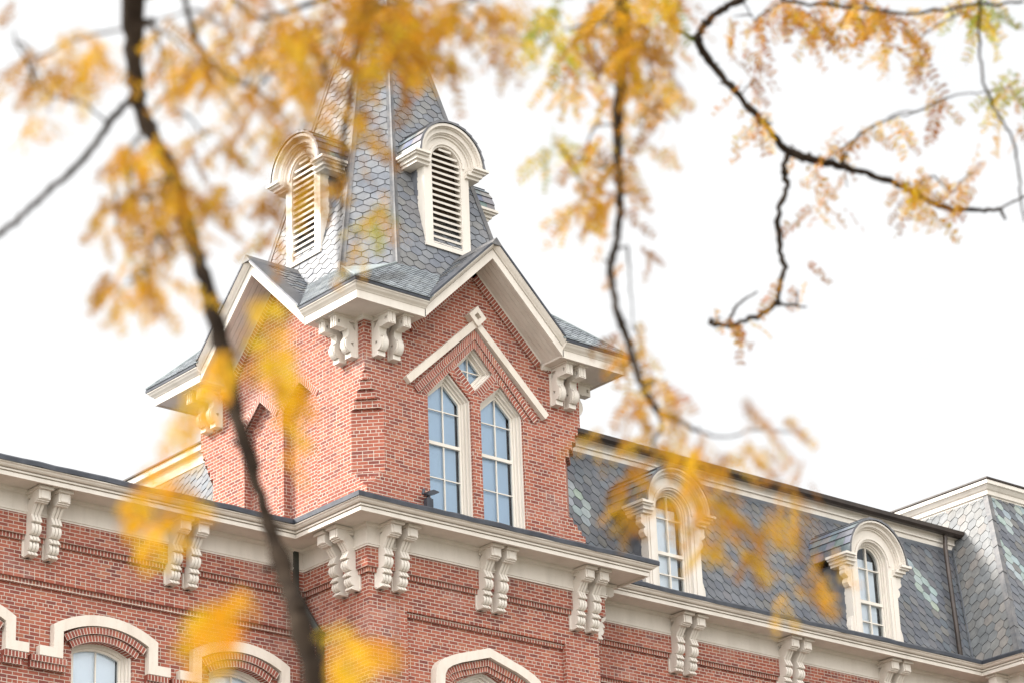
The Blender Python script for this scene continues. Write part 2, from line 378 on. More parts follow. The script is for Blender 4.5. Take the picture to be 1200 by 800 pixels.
# ---- brick walls. zones: proud top, dentil row, plain, dentil row, recessed panel
def zoned(x0, x1, y0, y1, zl, bottom, panel_front=None, hole=None, sides='', label=None):
    """solid brick body whose front (-y) and sides step in and out"""
    b = MB(); h = MB(); F = frontM(0, y0)
    def blk(mb, d, za, zb): mb.prism_z([(x0-d*('l' in sides), y0-d), (x1+d*('r' in sides), y0-d), (x1+d*('r' in sides), y1), (x0-d*('l' in sides), y1)], za, zb)
    blk(b, .11, -.75, .02); h.mark(); blk(h, .058, -.835, -.75); blk(b, 0, zl, -.835)
    p0, p1 = panel_front
    if p0 > x0: b.prism_z([(x0, y0), (p0, y0), (p0, y1), (x0, y1)], bottom, zl)
    if p1 < x1: b.prism_z([(p1, y0), (x1, y0), (x1, y1), (p1, y1)], bottom, zl)
    h.mark(); h.prism_z([(p0, y0+.055), (p1, y0+.055), (p1, y0+.4), (p0, y0+.4)], zl-.085, zl)
    # recessed panel with openings
    polys = [[(p0, bottom), (p1, bottom), (p1, zl-.085), (p0, zl-.085)]]+(hole or [])
    flat = [q for P in polys for q in P]
    for tri in tessellate_polygon([[Vector((q[0], q[1], 0)) for q in P] for P in polys]):
        b.poly([F(flat[i][0], -.115, flat[i][1]) for i in tri])
    for P in hole or []:
        for i in range(len(P)):
            q, r = P[i], P[(i+1) % len(P)]; b.poly([F(q[0], -.115, q[1]), F(r[0], -.115, r[1]), F(r[0], -.34, r[1]), F(q[0], -.34, q[1])])
    wl = b.build('brick_wall', M_BRICK, B, label=label); h.build_pieces('brick_dentil_course', M_HEADER, wl)
    return wl
def seg_arch(c, hw, zb, zs, rise, n=14):       # segmental-headed outline
    R = (hw*hw+rise*rise)/(2*rise); a = math.asin(hw/R)
    top = [(c+R*math.sin(a-2*a*i/n), zs+rise-R+R*math.cos(a-2*a*i/n)) for i in range(n+1)]
    return [(c-hw, zb), (c+hw, zb)]+top
def round_arch(c, hw, zb, zs, n=20):
    return [(c-hw, zb), (c+hw, zb)]+[(c+hw*math.cos(math.pi*i/n), zs+hw*math.sin(math.pi*i/n)) for i in range(n+1)]
def pt_arch(c, hw, zb, zs, rise, n=6):         # low pointed head with rounded shoulders
    side = [(hw, zs), (hw*.985, zs+rise*.28), (hw*.93, zs+rise*.44), (hw*.82, zs+rise*.56), (hw*.62, zs+rise*.70), (0, zs+rise)]
    return [(c-hw, zb), (c+hw, zb)]+[(c+a, z) for a, z in side]+[(c-a, z) for a, z in side[-2::-1]]
GY = -18.1
LW = [-9.31, -6.43, -3.56, -.70]
RW = [7.75, 10.8, 13.85, 16.9]
lw_holes = [seg_arch(c, .62, -5.3, -2.47, .17) for c in LW]
rw_holes = [seg_arch(c, .62, -5.3, -2.47, .17) for c in RW]
tw_hole = [pt_arch(3.5, .86, -5.3, -2.95, .72)]
zoned(-13, .70, 2.67, 14, -1.49, GY, (-12.9, .70), lw_holes, label='brick wall of the left wing')
zoned(.74, 6.28, .75, 8, -1.42, GY, (1.6, 5.43), tw_hole, sides='lr', label='brick wall of the projecting tower base')
zoned(6.30, 18.76, 1.87, 12, -1.49, GY, (6.30, 18.75), rw_holes, label='brick wall of the right wing')
zoned(18.77, 30, .72, 12, -1.42, GY, (19.6, 29), [], sides='lr', label='brick wall of the far right pavilion')

# ---- frieze, soffit, cornice
PATH = [(-13, 1.95), (0, 1.95), (0, 0), (7.0, 0), (7.0, 1.15), (18.05, 1.15), (18.05, 0), (30, 0)]
def offs(path, i, o):
    def nrm(a, b): t = (Vector(b)-Vector(a)).normalized(); return Vector((t.y, -t.x))
    if i == 0: k = nrm(path[0], path[1])
    elif i == len(path)-1: k = nrm(path[-2], path[-1])
    else:
        n1 = nrm(path[i-1], path[i]); n2 = nrm(path[i], path[i+1]); k = n1+n2; k = k/k.dot(n1)
    q = Vector(path[i])+k*o; return q.x, q.y
def sweep(mb, path, prof, i0, i1, closed=True, zoff=0):
    n = len(prof); m_ = n if closed else n-1
    S = [[(*offs(path, i, o), z+zoff) for o, z in prof] for i in range(i0, i1+1)]
    for a, b in zip(S, S[1:]):
        for k in range(m_): mb.poly([a[k], a[(k+1) % n], b[(k+1) % n], b[k]])
    if closed: mb.poly(S[0]); mb.poly(S[-1])
CORN = [(-.74, .03), (-.05, .03), (-.05, -.005), (0, -.005), (0, .068), (-.035, .070), (-.035, .086), (.022, .086), (.022, .118), (-.01, .120), (-.01, .132), (.052, .132), (.066, .138), (.086, .155), (.10, .178), (.126, .186), (.13, .205), (.05, .22), (-.60, .36), (-.74, .36)]
FLASH = [(-.0, .223), (.132, .208), (.15, .205), (.152, .28), (.135, .305), (-.74, .56), (-.74, .40)]
FRIEZE = [(-.72, .028), (-.52, .028), (-.535, -.01), (-.575, -.025), (-.60, -.035), (-.60, -.315), (-.58, -.325), (-.58, -.352), (-.60, -.36), (-.60, -.385), (-.72, -.385)]
SECT = [(0, 1, 'left wing'), (1, 4, 'tower base'), (4, 5, 'right wing'), (5, 7, 'far right pavilion')]
CO_ = []
for a, b, nm in SECT:
    mb = MB(); sweep(mb, PATH, CORN, a, b); co = mb.build('cornice', M_CREAM, B, label='cream moulded cornice of the '+nm)
    CO_.append((a, b, co))
    mb = MB(); sweep(mb, PATH, FRIEZE, a, b); mb.build('frieze', M_CREAM, B, label='plain cream frieze board of the '+nm)
def subdiv(path, i0, i1, step=.33):
    Q = []
    for i in range(i0, i1):
        a, b = Vector(path[i]), Vector(path[i+1]); l = (b-a).length; n = int((l-1.7)/step); Q.append(path[i])
        if n > 0: Q += [tuple(a.lerp(b, (.85+(l-1.7)*k/n)/l)) for k in range(n+1)]
    return Q+[path[i1]]
def ragged(mb, path, prof, i0, i1, j=.011):
    Q = path if False else subdiv(path, i0, i1)
    ext = ([path[i0-1]] if i0 else [])+Q+([path[i1+1]] if i1 < len(path)-1 else []); off = 1 if i0 else 0
    S = []
    for i in range(len(Q)):
        jz, jo = random.uniform(-j, j), random.uniform(-j, j)
        S.append([(*offs(ext, i+off, o+(jo if 0 < k < 5 else 0)), z+(jz if 0 < k < 5 else 0)) for k, (o, z) in enumerate(prof)])
    n = len(prof)
    for a, b in zip(S, S[1:]):
        for k in range(n): mb.poly([a[k], a[(k+1) % n], b[(k+1) % n], b[k]])
    mb.poly(S[0]); mb.poly(S[-1])
for a, b, co in CO_:
    mb = MB(); ragged(mb, PATH, FLASH, a, b); mb.build('metal_flashing', M_DARK, co)
# flat roofs behind the cornice
mb = MB(); mb.prism_z([(-13, 2.6), (.7, 2.6), (.7, 16), (-13, 16)], .30, .42); mb.prism_z([(.6, .6), (6.4, .6), (6.4, 4), (.6, 4)], .3, .45); mb.build('flat_roof', M_LEAD, B)

# ---- lower brackets (scroll consoles in pairs)
def arc(cx, cz, r, a0, a1, n=8): return [(cx+r*math.cos(math.radians(a0+(a1-a0)*i/n)), cz+r*math.sin(math.radians(a0+(a1-a0)*i/n))) for i in range(n+1)]
def low_profile():
    P = [(0, .02), (.50, .02), (.50, -.19), (.455, -.205), (.41, -.235), (.385, -.235), (.215, -.41), (.225, -.43), (.275, -.535), (.27, -.55), (.17, -.56)]
    P += arc(.145, -.66, .115, 62, -66, 9) + [(.135, -.772), (.165, -.78), (.225, -.862), (.22, -.876), (.12, -.884)]
    P += arc(.10, -.958, .092, 60, -64, 8) + [(.095, -1.046), (.115, -1.05), (.165, -1.105), (.16, -1.12), (.05, -1.13), (0, -1.13)]
    P = [(d+.05*min(1, max(0, (-z-.25)/.2)) if d > .001 else d, z) for d, z in P]
    return P
def low_bracket():
    b = MB(); P = low_profile(); w = .094; F = LOC
    tri = [(.10, -.10), (.24, -.10), (.10, -.22)]; tri2 = [(.045, -.36), (.085, -.36), (.06, -.52)]
    for s_ in (-1, 1):            # flanks with two sunk triangular panels
        polys = [P, tri, tri2]; flat = [q for Q in polys for q in Q]
        for t in tessellate_polygon([[Vector((q[0], q[1], 0)) for q in Q] for Q in polys]): b.poly([F(s_*w, *flat[i]) for i in t])
        for Q in (tri, tri2):
            for i in range(3): b.poly([F(s_*w, *Q[i]), F(s_*w, *Q[(i+1) % 3]), F(s_*(w-.045), *Q[(i+1) % 3]), F(s_*(w-.045), *Q[i])])
            b.poly([F(s_*(w-.045), *q) for q in Q])
    for ua, ub in ((-w, -.040), (-.026, .026), (.040, w)):        # three slats with two flutes between them
        for i in range(len(P)): b.poly([F(ua, *P[i]), F(ub, *P[i]), F(ub, *P[(i+1) % len(P)]), F(ua, *P[(i+1) % len(P)])])
        for u in (ua, ub):
            if abs(u) < w-.001: b.poly([F(u, *q) for q in P])
    Q = [(max(d-.028, 0), z) for d, z in P]
    for i in range(len(Q)): b.poly([F(-.045, *Q[i]), F(.045, *Q[i]), F(.045, *Q[(i+1) % len(Q)]), F(-.045, *Q[(i+1) % len(Q)])])
    core = [(d+.016 if 0 < i < len(P)-1 else d, z) for i, (d, z) in enumerate(P)]
    core = [(d, min(z, .01)) for d, z in core[4:-1]]+[(0, -1.12), (0, -.25)]
    # head block, capping, back plate
    b.prism_u(F, [(.33, -.036), (.535, -.036), (.535, -.20), (.50, -.20), (.50, -.225), (.46, -.225), (.46, -.245), (.40, -.245), (.33, -.17)], -w-.022, w+.022)
    b.prism_u(F, [(.535, -.05), (.55, -.05), (.55, -.19), (.535, -.19)], -w+.02, w-.02)
    b.box(F, -w-.05, w+.05, 0, .60, -.036, .021)
    b.box(F, -w-.018, w+.018, 0, .035, -1.11, -.04)
    return b
BR = None
def place_low(x, y, rz):
    global BR
    if BR is None: BR = low_bracket().build('bracket', M_CREAM, B, (x, y, Z0), rz, bevel=.003); return
    clone(BR, B, (x+random.uniform(-.008, .008), y, Z0+random.uniform(-.012, .004)), rz+random.uniform(-.012, .012))
for u in (-10.95, -8.08, -5.19, -2.28):
    for k in (0, .40): place_low(u+k, 2.67, 0)
for u in (.98, 3.33, 5.65):
    for k in (0, .37): place_low(u+k, .75, 0)
for u in (1.0, 1.37): place_low(.74, u+.08, -math.pi/2); place_low(6.28, u-.05, math.pi/2)
for u in (9.28, 12.36, 15.42):
    for k in (0, .38): place_low(u+k, 1.87, 0)
for u in (1.02,): place_low(18.77, u, -math.pi/2)
for u in (18.97, 19.34): place_low(u, .72, 0)

# ---- windows
def window(outline, c, hw, rail, muntins, shade, gap, zb, d0=-.05, loc=None, name='window', label=None, fr=.16, vert=True, parent=None, frd=.17):
    """frame (with children sash, pane, window_shade) in the local frame: x along the wall, -y outward"""
    O = outline; I1 = inset(O, .035); I2 = inset(O, .07); I3 = inset(O, fr-.04); I4 = inset(O, fr)
    f = MB(); f.ring(LOC, O, I1, d0-frd-.05, d0); f.ring(LOC, I1, I2, d0-frd-.05, d0-.06); f.ring(LOC, I2, I3, d0-frd-.05, d0-.115)
    wnd = f.build(name, M_CREAM, parent or B, loc, label=label)
    s = MB(); s.ring(LOC, I3, I4, d0-frd-.04, d0-.15)
    top = max(z for _, z in I4); lo = min(u for u, _ in I4); hi = max(u for u, _ in I4); mid = (lo+hi)/2
    if vert: s.box(LOC, mid-.011, mid+.011, d0-.20, d0-.16, zb, top-.01)
    if rail is not None: s.box(LOC, lo+.003, hi-.003, d0-.205, d0-.14, rail-.032, rail+.032)
    for z in muntins: s.box(LOC, lo+.004, hi-.004, d0-.199, d0-.162, z-.010, z+.010)
    s.build('sash', M_SASH, wnd)
    p = MB(); p.poly([LOC(u, d0-.185, z) for u, z in I3]); p.build('pane', M_GLASS, wnd)
    if shade:
        q = MB(); J = inset(O, fr-.06); xs = [(min(u, hi-gap), z) for u, z in J]; q.prism(LOC, xs, d0-.245, d0-.24); q.build('window_shade', shade, wnd)
    r = MB(); r.poly([LOC(u, d0-.32, z) for u, z in inset(O, -.02)]); r.build('dark_room', M_INT, wnd)
    return wnd
# left wing segment-headed windows with stone hoods
def stone_hood(c, parent_wall_y, label=None):
    h = MB(); w_ = .19; zs = -2.21; hw = 1.06; rise = .30
    R = (hw*hw+rise*rise)/(2*rise); a = math.asin(hw/R); R2 = R-w_
    n = 18; outer = [(R*math.sin(-a+2*a*i/n), zs+rise-R+R*math.cos(-a+2*a*i/n)) for i in range(n+1)]
    hi_ = hw-w_; a2 = math.asin(hi_/R2); inner = [(R2*math.sin(-a2+2*a2*i/n), zs+rise-R+R2*math.cos(-a2+2*a2*i/n)) for i in range(n+1)]
    F = LOC
    P = outer+[(hw, -2.63), (hw+.27, -2.63), (hw+.27, -2.80), (hi_, -2.80)]+inner[::-1]+[(-hi_, -2.80), (-hw-.27, -2.80), (-hw-.27, -2.63), (-hw, -2.63)]
    h.prism(F, P, -.10, .03)
    return h
hood0 = None; win0 = None; arch0 = None
for i, (c, y) in enumerate([(c, 2.67) for c in LW]+[(c, 1.87) for c in RW]):
    if hood0 is None:
        hood0 = stone_hood(0, 0).build('stone_hood', M_STONE, B, (c, y, Z0), bevel=.008)
        b = MB()
        for rr, d in ((0.03, .0), (.16, -.04)):
            hw = .87-rr; rise = .26-rr*.3; R = (hw*hw+rise*rise)/(2*rise); a = math.asin(hw/R); zt = -2.08-rr
            b.band(LOC, [(R*math.sin(-a+2*a*k/16), zt-R+R*math.cos(-a+2*a*k/16)) for k in range(17)], .12, -.3, d, side=-1)
        for s_ in (-1, 1):
            for k in range(2): b.band(LOC, [(s_*1.30-.18+.04*k*0, -2.805-.11*k), (s_*1.02+.22 if s_ > 0 else -1.0+.22-.0, -2.805-.11*k)][::1] if s_ < 0 else [(.86, -2.805-.11*k), (1.30-.05*k, -2.805-.11*k)], .108, -.1, .02-.04*k, side=-1)
        arch0 = b.build_pieces('brick_arch', M_HEADER, B, (c, y, Z0))
        wo = seg_arch(0, .62, -5.3, -2.47, .17)
        win0 = window(wo, 0, .62, -3.75, (-3.1, -4.4), M_WHITE, .02, -5.2, d0=-.16, loc=(c, y, Z0), label=None)
    else:
        clone(hood0, B, (c, y, Z0), 0); [clone(q_, B, (c, y, Z0), 0) for q_ in arch0]; clone(win0, B, (c, y, Z0), 0)
# tower base: pointed stone hood
def tower_hood():
    o = pt_arch(0, 1.30, -3.9, -2.62, .80); i = pt_arch(0, 1.09, -3.9, -2.66, .66)
    h = MB(); n = len(o); h.prism(LOC, o[1:]+[o[0]] + [i[0]] + i[:0:-1], -.12, .05); return h
tower_hood().build('stone_hood', M_STONE, B, (3.5, .75, Z0), bevel=.008, label='pointed stone hood on the tower base')
b = MB()
b.band(LOC, pt_arch(0, 1.07, -3.9, -2.66, .645)[1:]+[(-1.07, -3.9)], .12, -.3, -.03, side=1); b.band(LOC, pt_arch(0, .95, -3.9, -2.72, .60)[1:]+[(-.95, -3.9)], .115, -.3, -.07, side=1)
b.build_pieces('brick_arch', M_HEADER, B, (3.5, .75, Z0))
window(pt_arch(0, .86, -5.3, -2.95, .72), 0, .86, -4.0, (-3.3,), M_BLUE, .05, -5.2, d0=-.20, loc=(3.5, .75, Z0), label='pointed window in the tower base')

# drain pipe in the corner of the left wing, running down the tower flank
d = MB(); pts = [Vector((.43, 2.56, .02)), Vector((.43, 2.56, -.80)), Vector((.655, 2.12, -1.66)), Vector((.655, 2.12, GY))]
def square_pipe(mb, a, b, h):
    t = (b-a).normalized(); k = Vector((1, 0, 0)) if abs(t.z) > .99 else t.cross(Vector((0, 0, 1))).normalized(); q = t.cross(k).normalized()
    A = [a+k*h+q*h, a-k*h+q*h, a-k*h-q*h, a+k*h-q*h]; Bq = [x+(b-a) for x in A]
    mb.poly(A); mb.poly(Bq)
    for i in range(4): mb.poly([A[i], A[(i+1) % 4], Bq[(i+1) % 4], Bq[i]])
for p, q in zip(pts, pts[1:]): square_pipe(d, p-(q-p).normalized()*.04, q+(q-p).normalized()*.04, .052)
for p in pts[1:3]: square_pipe(d, p+Vector((0, 0, -.03)), p+Vector((0, 0, .03)), .066)
square_pipe(d, Vector((.655, 2.12, -2.6)), Vector((.655, 2.12, -2.5)), .064)
d.build('downpipe', M_PIPE, B, label='dark green downpipe in the corner beside the tower')

# ------------------------------------------------------------------ upper tower
S = 6.65; C_ = S/2; E0 = .66
SIDES = {'front': frontM(0, 0), 'left': leftM(0, 0), 'right': rightM(S, 0), 'back': backM(0, S)}
ZE = 4.10; SL = .957
rake_lo = lambda u: ZE+.02+SL*(C_-abs(u-C_)-1.62)          # bottom of the rake board
rake_hi = lambda u: 4.42+SL*(C_-abs(u-C_)-1.60)            # roof surface
lanc = lambda c: [(c-.53, .42), (c+.53, .42), (c+.53, 3.0), (c, 3.47), (c-.53, 3.0)]
WC = (C_-.645, C_+.645)
dia = [(C_, 3.22), (C_+.46, 3.68), (C_, 4.14), (C_-.46, 3.68)]
walls = MB(); heads = MB()
CH = .43
for nm, M in SIDES.items():
    d = -E0
    zt = 4.16
    fr = [(E0+CH, .40), (S-E0-CH, .40), (S-E0-CH, zt), (S-1.62-.02, zt), (C_, rake_lo(C_)+.06), (1.64, zt), (E0+CH, zt)]
    holes = [lanc(c) for c in WC]+([dia] if nm == 'front' else [])
    polys = [fr]+holes; flat = [q for P in polys for q in P]
    for tri in tessellate_polygon([[Vector((q[0], q[1], 0)) for q in P] for P in polys]):
        walls.poly([M(flat[i][0], d, flat[i][1]) for i in tri])
    for P in holes:
        dep = .32 if nm == 'front' else .17
        for i in range(len(P)):
            q, r = P[i], P[(i+1) % len(P)]; walls.poly([M(q[0], d, q[1]), M(r[0], d, r[1]), M(r[0], d-dep, r[1]), M(q[0], d-dep, q[1])])
        if nm != 'front':
            walls.poly([M(q[0], d-dep+.001, q[1]) for q in P])
            heads.band(M, [(P[2][0], P[2][1]-.0), P[3], P[4]], .13, d-.05, d+.012, side=-1)
    # corbelled brick under the rakes, stepping at the foot
    for s_ in (-1, 1):
        path = [(C_, rake_lo(C_)+.02), (C_+s_*1.66, rake_lo(C_+1.66)+.02)]
        heads.band(M, path, .17, d-.02, d+.055, side=-s_)
        heads.band(M, [(path[1][0]+s_*.12, path[1][1]+.02), (path[1][0]+s_*.30, path[1][1]-.06)], .12, d-.02, d+.05, side=-s_)
# stepped, chamfered corners: slabs by level
levels = [(.40, .80, 0), (.80, .90, .10), (.90, 1.0, .2), (1.0, 1.12, .31), (1.12, 2.37, CH), (2.37, 2.54, .33), (2.54, 2.71, .24), (2.71, 2.88, .15), (2.88, 3.04, .07), (3.04, 4.16, 0)]
for cx, cy, sx, sy in ((E0, E0, 1, 1), (S-E0, E0, -1, 1), (E0, S-E0, 1, -1), (S-E0, S-E0, -1, -1)):
    for za, zb, c in levels:
        P = [(c, 0), (CH, 0), (CH, CH), (0, CH), (0, c)] if 0 < c < CH else ([(0, 0), (CH, 0), (CH, CH), (0, CH)] if c == 0 else [(CH, 0), (CH, CH), (0, CH)])
        walls.prism_z([(cx+sx*a, cy+sy*b) for a, b in P], za, zb)
uw = walls.build('brick_wall', M_BRICK, B, label='brick wall of the upper tower with chamfered corners')
heads.build_pieces('brick_dentil_course', M_HEADER, uw)

# front windows
lw_ = [window([(-.53, .42), (.53, .42), (.53, 3.0), (0, 3.47), (-.53, 3.0)], 0, .53, 2.045, (2.72, 1.36), M_BLUE, .035, .5, d0=-.05, loc=(WC[0], E0, Z0), label='left lancet window of the tower front', fr=.15)]
w2 = clone(lw_[0], B, (WC[1], E0, Z0), 0); w2['label'] = 'right lancet window of the tower front'
dw = window([(0, -.46), (.46, 0), (0, .46), (-.46, 0)], 0, .46, None, (0,), M_BLUE, -.2, -.3, d0=-.05, loc=(C_, E0, Z0+3.68), label='small diamond window above the lancets', fr=.115)
# hood mould over the paired windows
h = MB(); F = frontM(0, E0)
h.band(F, [(1.66, 2.985), (C_, 4.50), (S-1.66, 2.985)], .145, -.02, .11, side=1)
hm = h.build('hood_mould', M_STONE, B, bevel=.008)
k = MB(); cz = 4.71; dd = .215
k.ring(F, [(C_, cz-dd), (C_+dd, cz), (C_, cz+dd), (C_-dd, cz)], [(C_, cz-.085), (C_+.085, cz), (C_, cz+.085), (C_-.085, cz)], -.02, .16); k.prism(F, [(C_, cz-.09), (C_+.09, cz), (C_, cz+.09), (C_-.09, cz)], -.02, .06)
k.build('finial_block', M_STONE, hm)
h = MB()
h.band(F, [(1.80, 2.965), (C_, 4.485), (S-1.80, 2.965)], .14, -.02, .045, side=-1)
h.band(F, [(2.02, 2.955), (C_, 4.28), (S-2.02, 2.955)], .12, -.02, .012, side=-1)
h.band(F, [(2.86, 3.70), (C_, 3.21)], .15, -.03, .006, side=-1); h.band(F, [(C_, 3.21), (S-2.86, 3.70)], .15, -.03, .009, side=-1)
h.build_pieces('brick_arch', M_HEADER, B)

# eaves: horizontal returns at the four corners, rakes on the four gables
mitre = [(0, 1.62), (0, 0), (1.62, 0)]
UCORN = [(-.66, .02), (-.04, .02), (-.04, 0), (0, 0), (0, .155), (.018, .165), (.028, .18), (.075, .215), (.10, .25), (.12, .26), (.12, .285), (-.66, .30)]
UFL = [(-.66, .30), (.10, .288), (.135, .283), (.14, .33), (.12, .345), (-.66, .345)]
def corner_xy(p, q): return p
cor_paths = [[(0, 1.62), (0, 0), (1.62, 0)], [(S-1.62, 0), (S, 0), (S, 1.62)], [(S, S-1.62), (S, S), (S-1.62, S)], [(1.62, S), (0, S), (0, S-1.62)]]
for P in cor_paths:
    mb = MB(); sweep(mb, P, UCORN, 0, 2, zoff=ZE); co = mb.build('eave_cornice', M_CREAM, B)
    mb = MB(); sweep(mb, P, UFL, 0, 2, zoff=ZE); mb.build('metal_flashing', M_DARK, co)
    mb = MB(); sweep(mb, P, [(-.67, .02), (-.58, .02), (-.60, -.03), (-.62, -.05), (-.67, -.05)], 0, 2, zoff=ZE); mb.build('bed_mould', M_CREAM, co)
def chev(f0, f1, u0, u1): return [(u0, f0(u0)), (C_, f0(C_)), (u1, f0(u1)), (u1, f1(u1)), (C_, f1(C_)), (u0, f1(u0))]
for nm, M in SIDES.items():
    a = 1.60
    t = MB()
    prof = [(-.05, 0), (0, 0), (0, .19), (-.03, .192), (-.03, .208), (.02, .208), (.03, .222), (.06, .24), (.09, .268), (.105, .29), (.118, .295), (.118, .316), (-.05, .316)]
    st = [a, C_, S-a]; sec = [[M(u, d_, rake_lo(u)+dz) for d_, dz in prof] for u in st]
    for A1, A2 in zip(sec, sec[1:]):
        for k in range(len(prof)): t.poly([A1[k], A1[(k+1) % len(prof)], A2[(k+1) % len(prof)], A2[k]])
    t.poly(sec[0]); t.poly(sec[-1])
    gt = t.build('gable_trim', M_CREAM, B, label='cream raking board of the %s gable' % nm)
    s_ = MB(); npl = 6; e = .65/npl
    for k in range(npl):
        for q in (-1, 1):
            pl = [(C_, rake_lo(C_)+.035), (C_+q*1.72, rake_lo(C_+1.72)+.035), (C_+q*1.72, rake_lo(C_+1.72)+.075), (C_, rake_lo(C_)+.075)]
            s_.prism(M, pl, -.05-e*k, -.05-e*(k+1)+.008)
    s_.prism(M, chev(lambda u: rake_lo(u)+.07, lambda u: rake_lo(u)+.09, 1.6, S-1.6), -.66, -.05)
    for q in (-1, 1): s_.prism(M, [(C_, rake_lo(C_)-.005), (C_+q*1.66, rake_lo(C_+1.66)-.005), (C_+q*1.66, rake_lo(C_+1.66)+.05), (C_, rake_lo(C_)+.05)], -.655, -.60)
    s_.build('soffit', M_CREAM, gt)
    r = MB(); bk = MB(); depth = 3.0
    ed = MB(); ed.prism(M, chev(lambda u: rake_lo(u)+.322, lambda u: rake_hi(u)+.055, 1.63, S-1.63), -.3, .135); ed.build('metal_flashing', M_DARK, gt)
    for q in (-1, 1):
        lo = C_+q*1.72
        pts = [M(lo, .12, rake_hi(lo)+.02), M(lo, -depth, rake_hi(lo)+.02), M(C_, -depth, rake_hi(C_)+.02), M(C_, .12, rake_hi(C_)+.02)]
        slates(r, pts, .24, .17, back=bk)
    gr = r.build('gable_roof', M_SLATE, B, tint=True, label='slate roof of the %s gable' % nm); bk.build('roof_boarding', M_BACK, gr)
    rc = MB(); rc.prism(M, [(C_-.14, rake_hi(C_)-.085), (C_, rake_hi(C_)+.075), (C_+.14, rake_hi(C_)-.085)], -1.3, .14); rc.build('ridge_capping', M_COPPER, gr)

# upper brackets
def up_bracket():
    b = MB(); w = .088; F = LOC
    P = [(0, .02), (.50, .02), (.50, -.225), (.31, -.225), (.285, -.245)] + arc(.375, -.30, .165, 150, 232, 6)
    P += arc(.105, -.515, .175, 52, -62, 9) + [(.155, -.66), (.165, -.68), (.165, -.765), (0, -.765)]
    holes = [[(.05, -.07), (.20, -.07), (.05, -.24)], [(.40, -.08), (.45, -.08), (.45, -.15), (.40, -.15)], [(.09, -.47), (.16, -.49), (.10, -.56)]]
    for s_ in (-1, 1):
        polys = [P]+holes; flat = [q for Q in polys for q in Q]
        for t in tessellate_polygon([[Vector((q[0], q[1], 0)) for q in Q] for Q in polys]): b.poly([F(s_*w, *flat[i]) for i in t])
        for Q in holes:
            for i in range(len(Q)): b.poly([F(s_*w, *Q[i]), F(s_*w, *Q[(i+1) % len(Q)]), F(s_*(w-.06), *Q[(i+1) % len(Q)]), F(s_*(w-.06), *Q[i])])
            b.poly([F(s_*(w-.06), *q) for q in Q])
    for i in range(len(P)): b.poly([F(-w, *P[i]), F(w, *P[i]), F(w, *P[(i+1) % len(P)]), F(-w, *P[(i+1) % len(P)])])
    b.prism_u(F, arc(.105, -.515, .193, 48, -58, 9)+[(.12, -.60), (.12, -.42)], -w+.035, w-.035)
    for u in (-.055, .012): b.box(F, u, u+.043, .50, .515, -.205, 0)
    b.box(F, -w-.03, w+.03, 0, .56, -.015, .021); b.box(F, -w-.012, w+.012, 0, .03, -.75, -.016)
    return b
UB = None
def place_up(x, y, rz):
    global UB
    if UB is None: UB = up_bracket().build('bracket', M_CREAM, B, (x, y, Z0+ZE), rz, bevel=.003); return
    clone(UB, B, (x, y, Z0+ZE), rz)
for u in (.94, 1.30, 5.33, 5.67):
    place_up(u, E0, 0); place_up(E0, u, -math.pi/2); place_up(S-E0, u, math.pi/2)

# corner roofs between the gables and the spire
SPC = 3.22; sp_a = lambda z: 2.13-.248*(z-6); sp_b = lambda z: max(1.40-.18*(z-6), .03)
ZB = 5.60; aB, bB = sp_a(ZB), sp_b(ZB)
xf = [lambda x, y: (x, y), lambda x, y: (S-x, y), lambda x, y: (x, S-y), lambda x, y: (S-x, S-y)]
sp_c = C_-.0
MINT = [(.21, .23, .25), (.19, .21, .23), (.235, .255, .27), (.175, .19, .21)]
for k, T in enumerate(xf):
    e_ = -.13; ze = ZE+.35; lo = sp_c-.1-aB if k == 0 else sp_c-aB
    lo = SPC-aB; hi = SPC-bB; vx = (ZB-4.42)/SL+1.6
    P = lambda x, y, z: (*T(x, y), z)
    r = MB(); bk = MB()
    slates(r, [P(e_, e_, ze), P(1.64, e_, ze), P(vx, lo, ZB), P(hi, lo, ZB)], .2, .12, palette=MINT, back=bk)
    slates(r, [P(e_, e_, ze), P(e_, 1.64, ze), P(lo, vx, ZB), P(lo, hi, ZB)], .2, .12, palette=MINT, back=bk)
    cr_ = r.build('corner_roof', M_SLATE, B, tint=True); bk.build('roof_boarding', M_BACK, cr_)
    m1 = MB(); m1.poly([P(e_, e_, ze+.01), P(hi, lo, ZB+.01), P(lo, hi, ZB+.01)]); m1.build('patina_sheet', M_PATINA, cr_)
    m2 = MB()
    for a, b in ((P(e_, e_, ze+.02), P(hi, lo, ZB+.02)), (P(e_, e_, ze+.02), P(lo, hi, ZB+.02)), (P(1.64, e_, ze+.0), P(vx, lo, ZB+.0)), (P(e_, 1.64, ze+.0), P(lo, vx, ZB))):
        m2.tube([a, b], .022, 6)
    for a, b in ((P(1.64, e_, ze+.03), P(vx, lo, ZB+.03)), (P(e_, 1.64, ze+.03), P(lo, vx, ZB+.03))):
        a, b = Vector(a), Vector(b); t = (b-a).normalized(); s = t.cross(Vector((0, 0, 1))).normalized()*.06
        m2.poly([a-s, a+s, b+s, b-s])
    m2.build('valley_flashing', M_PATINA, cr_)

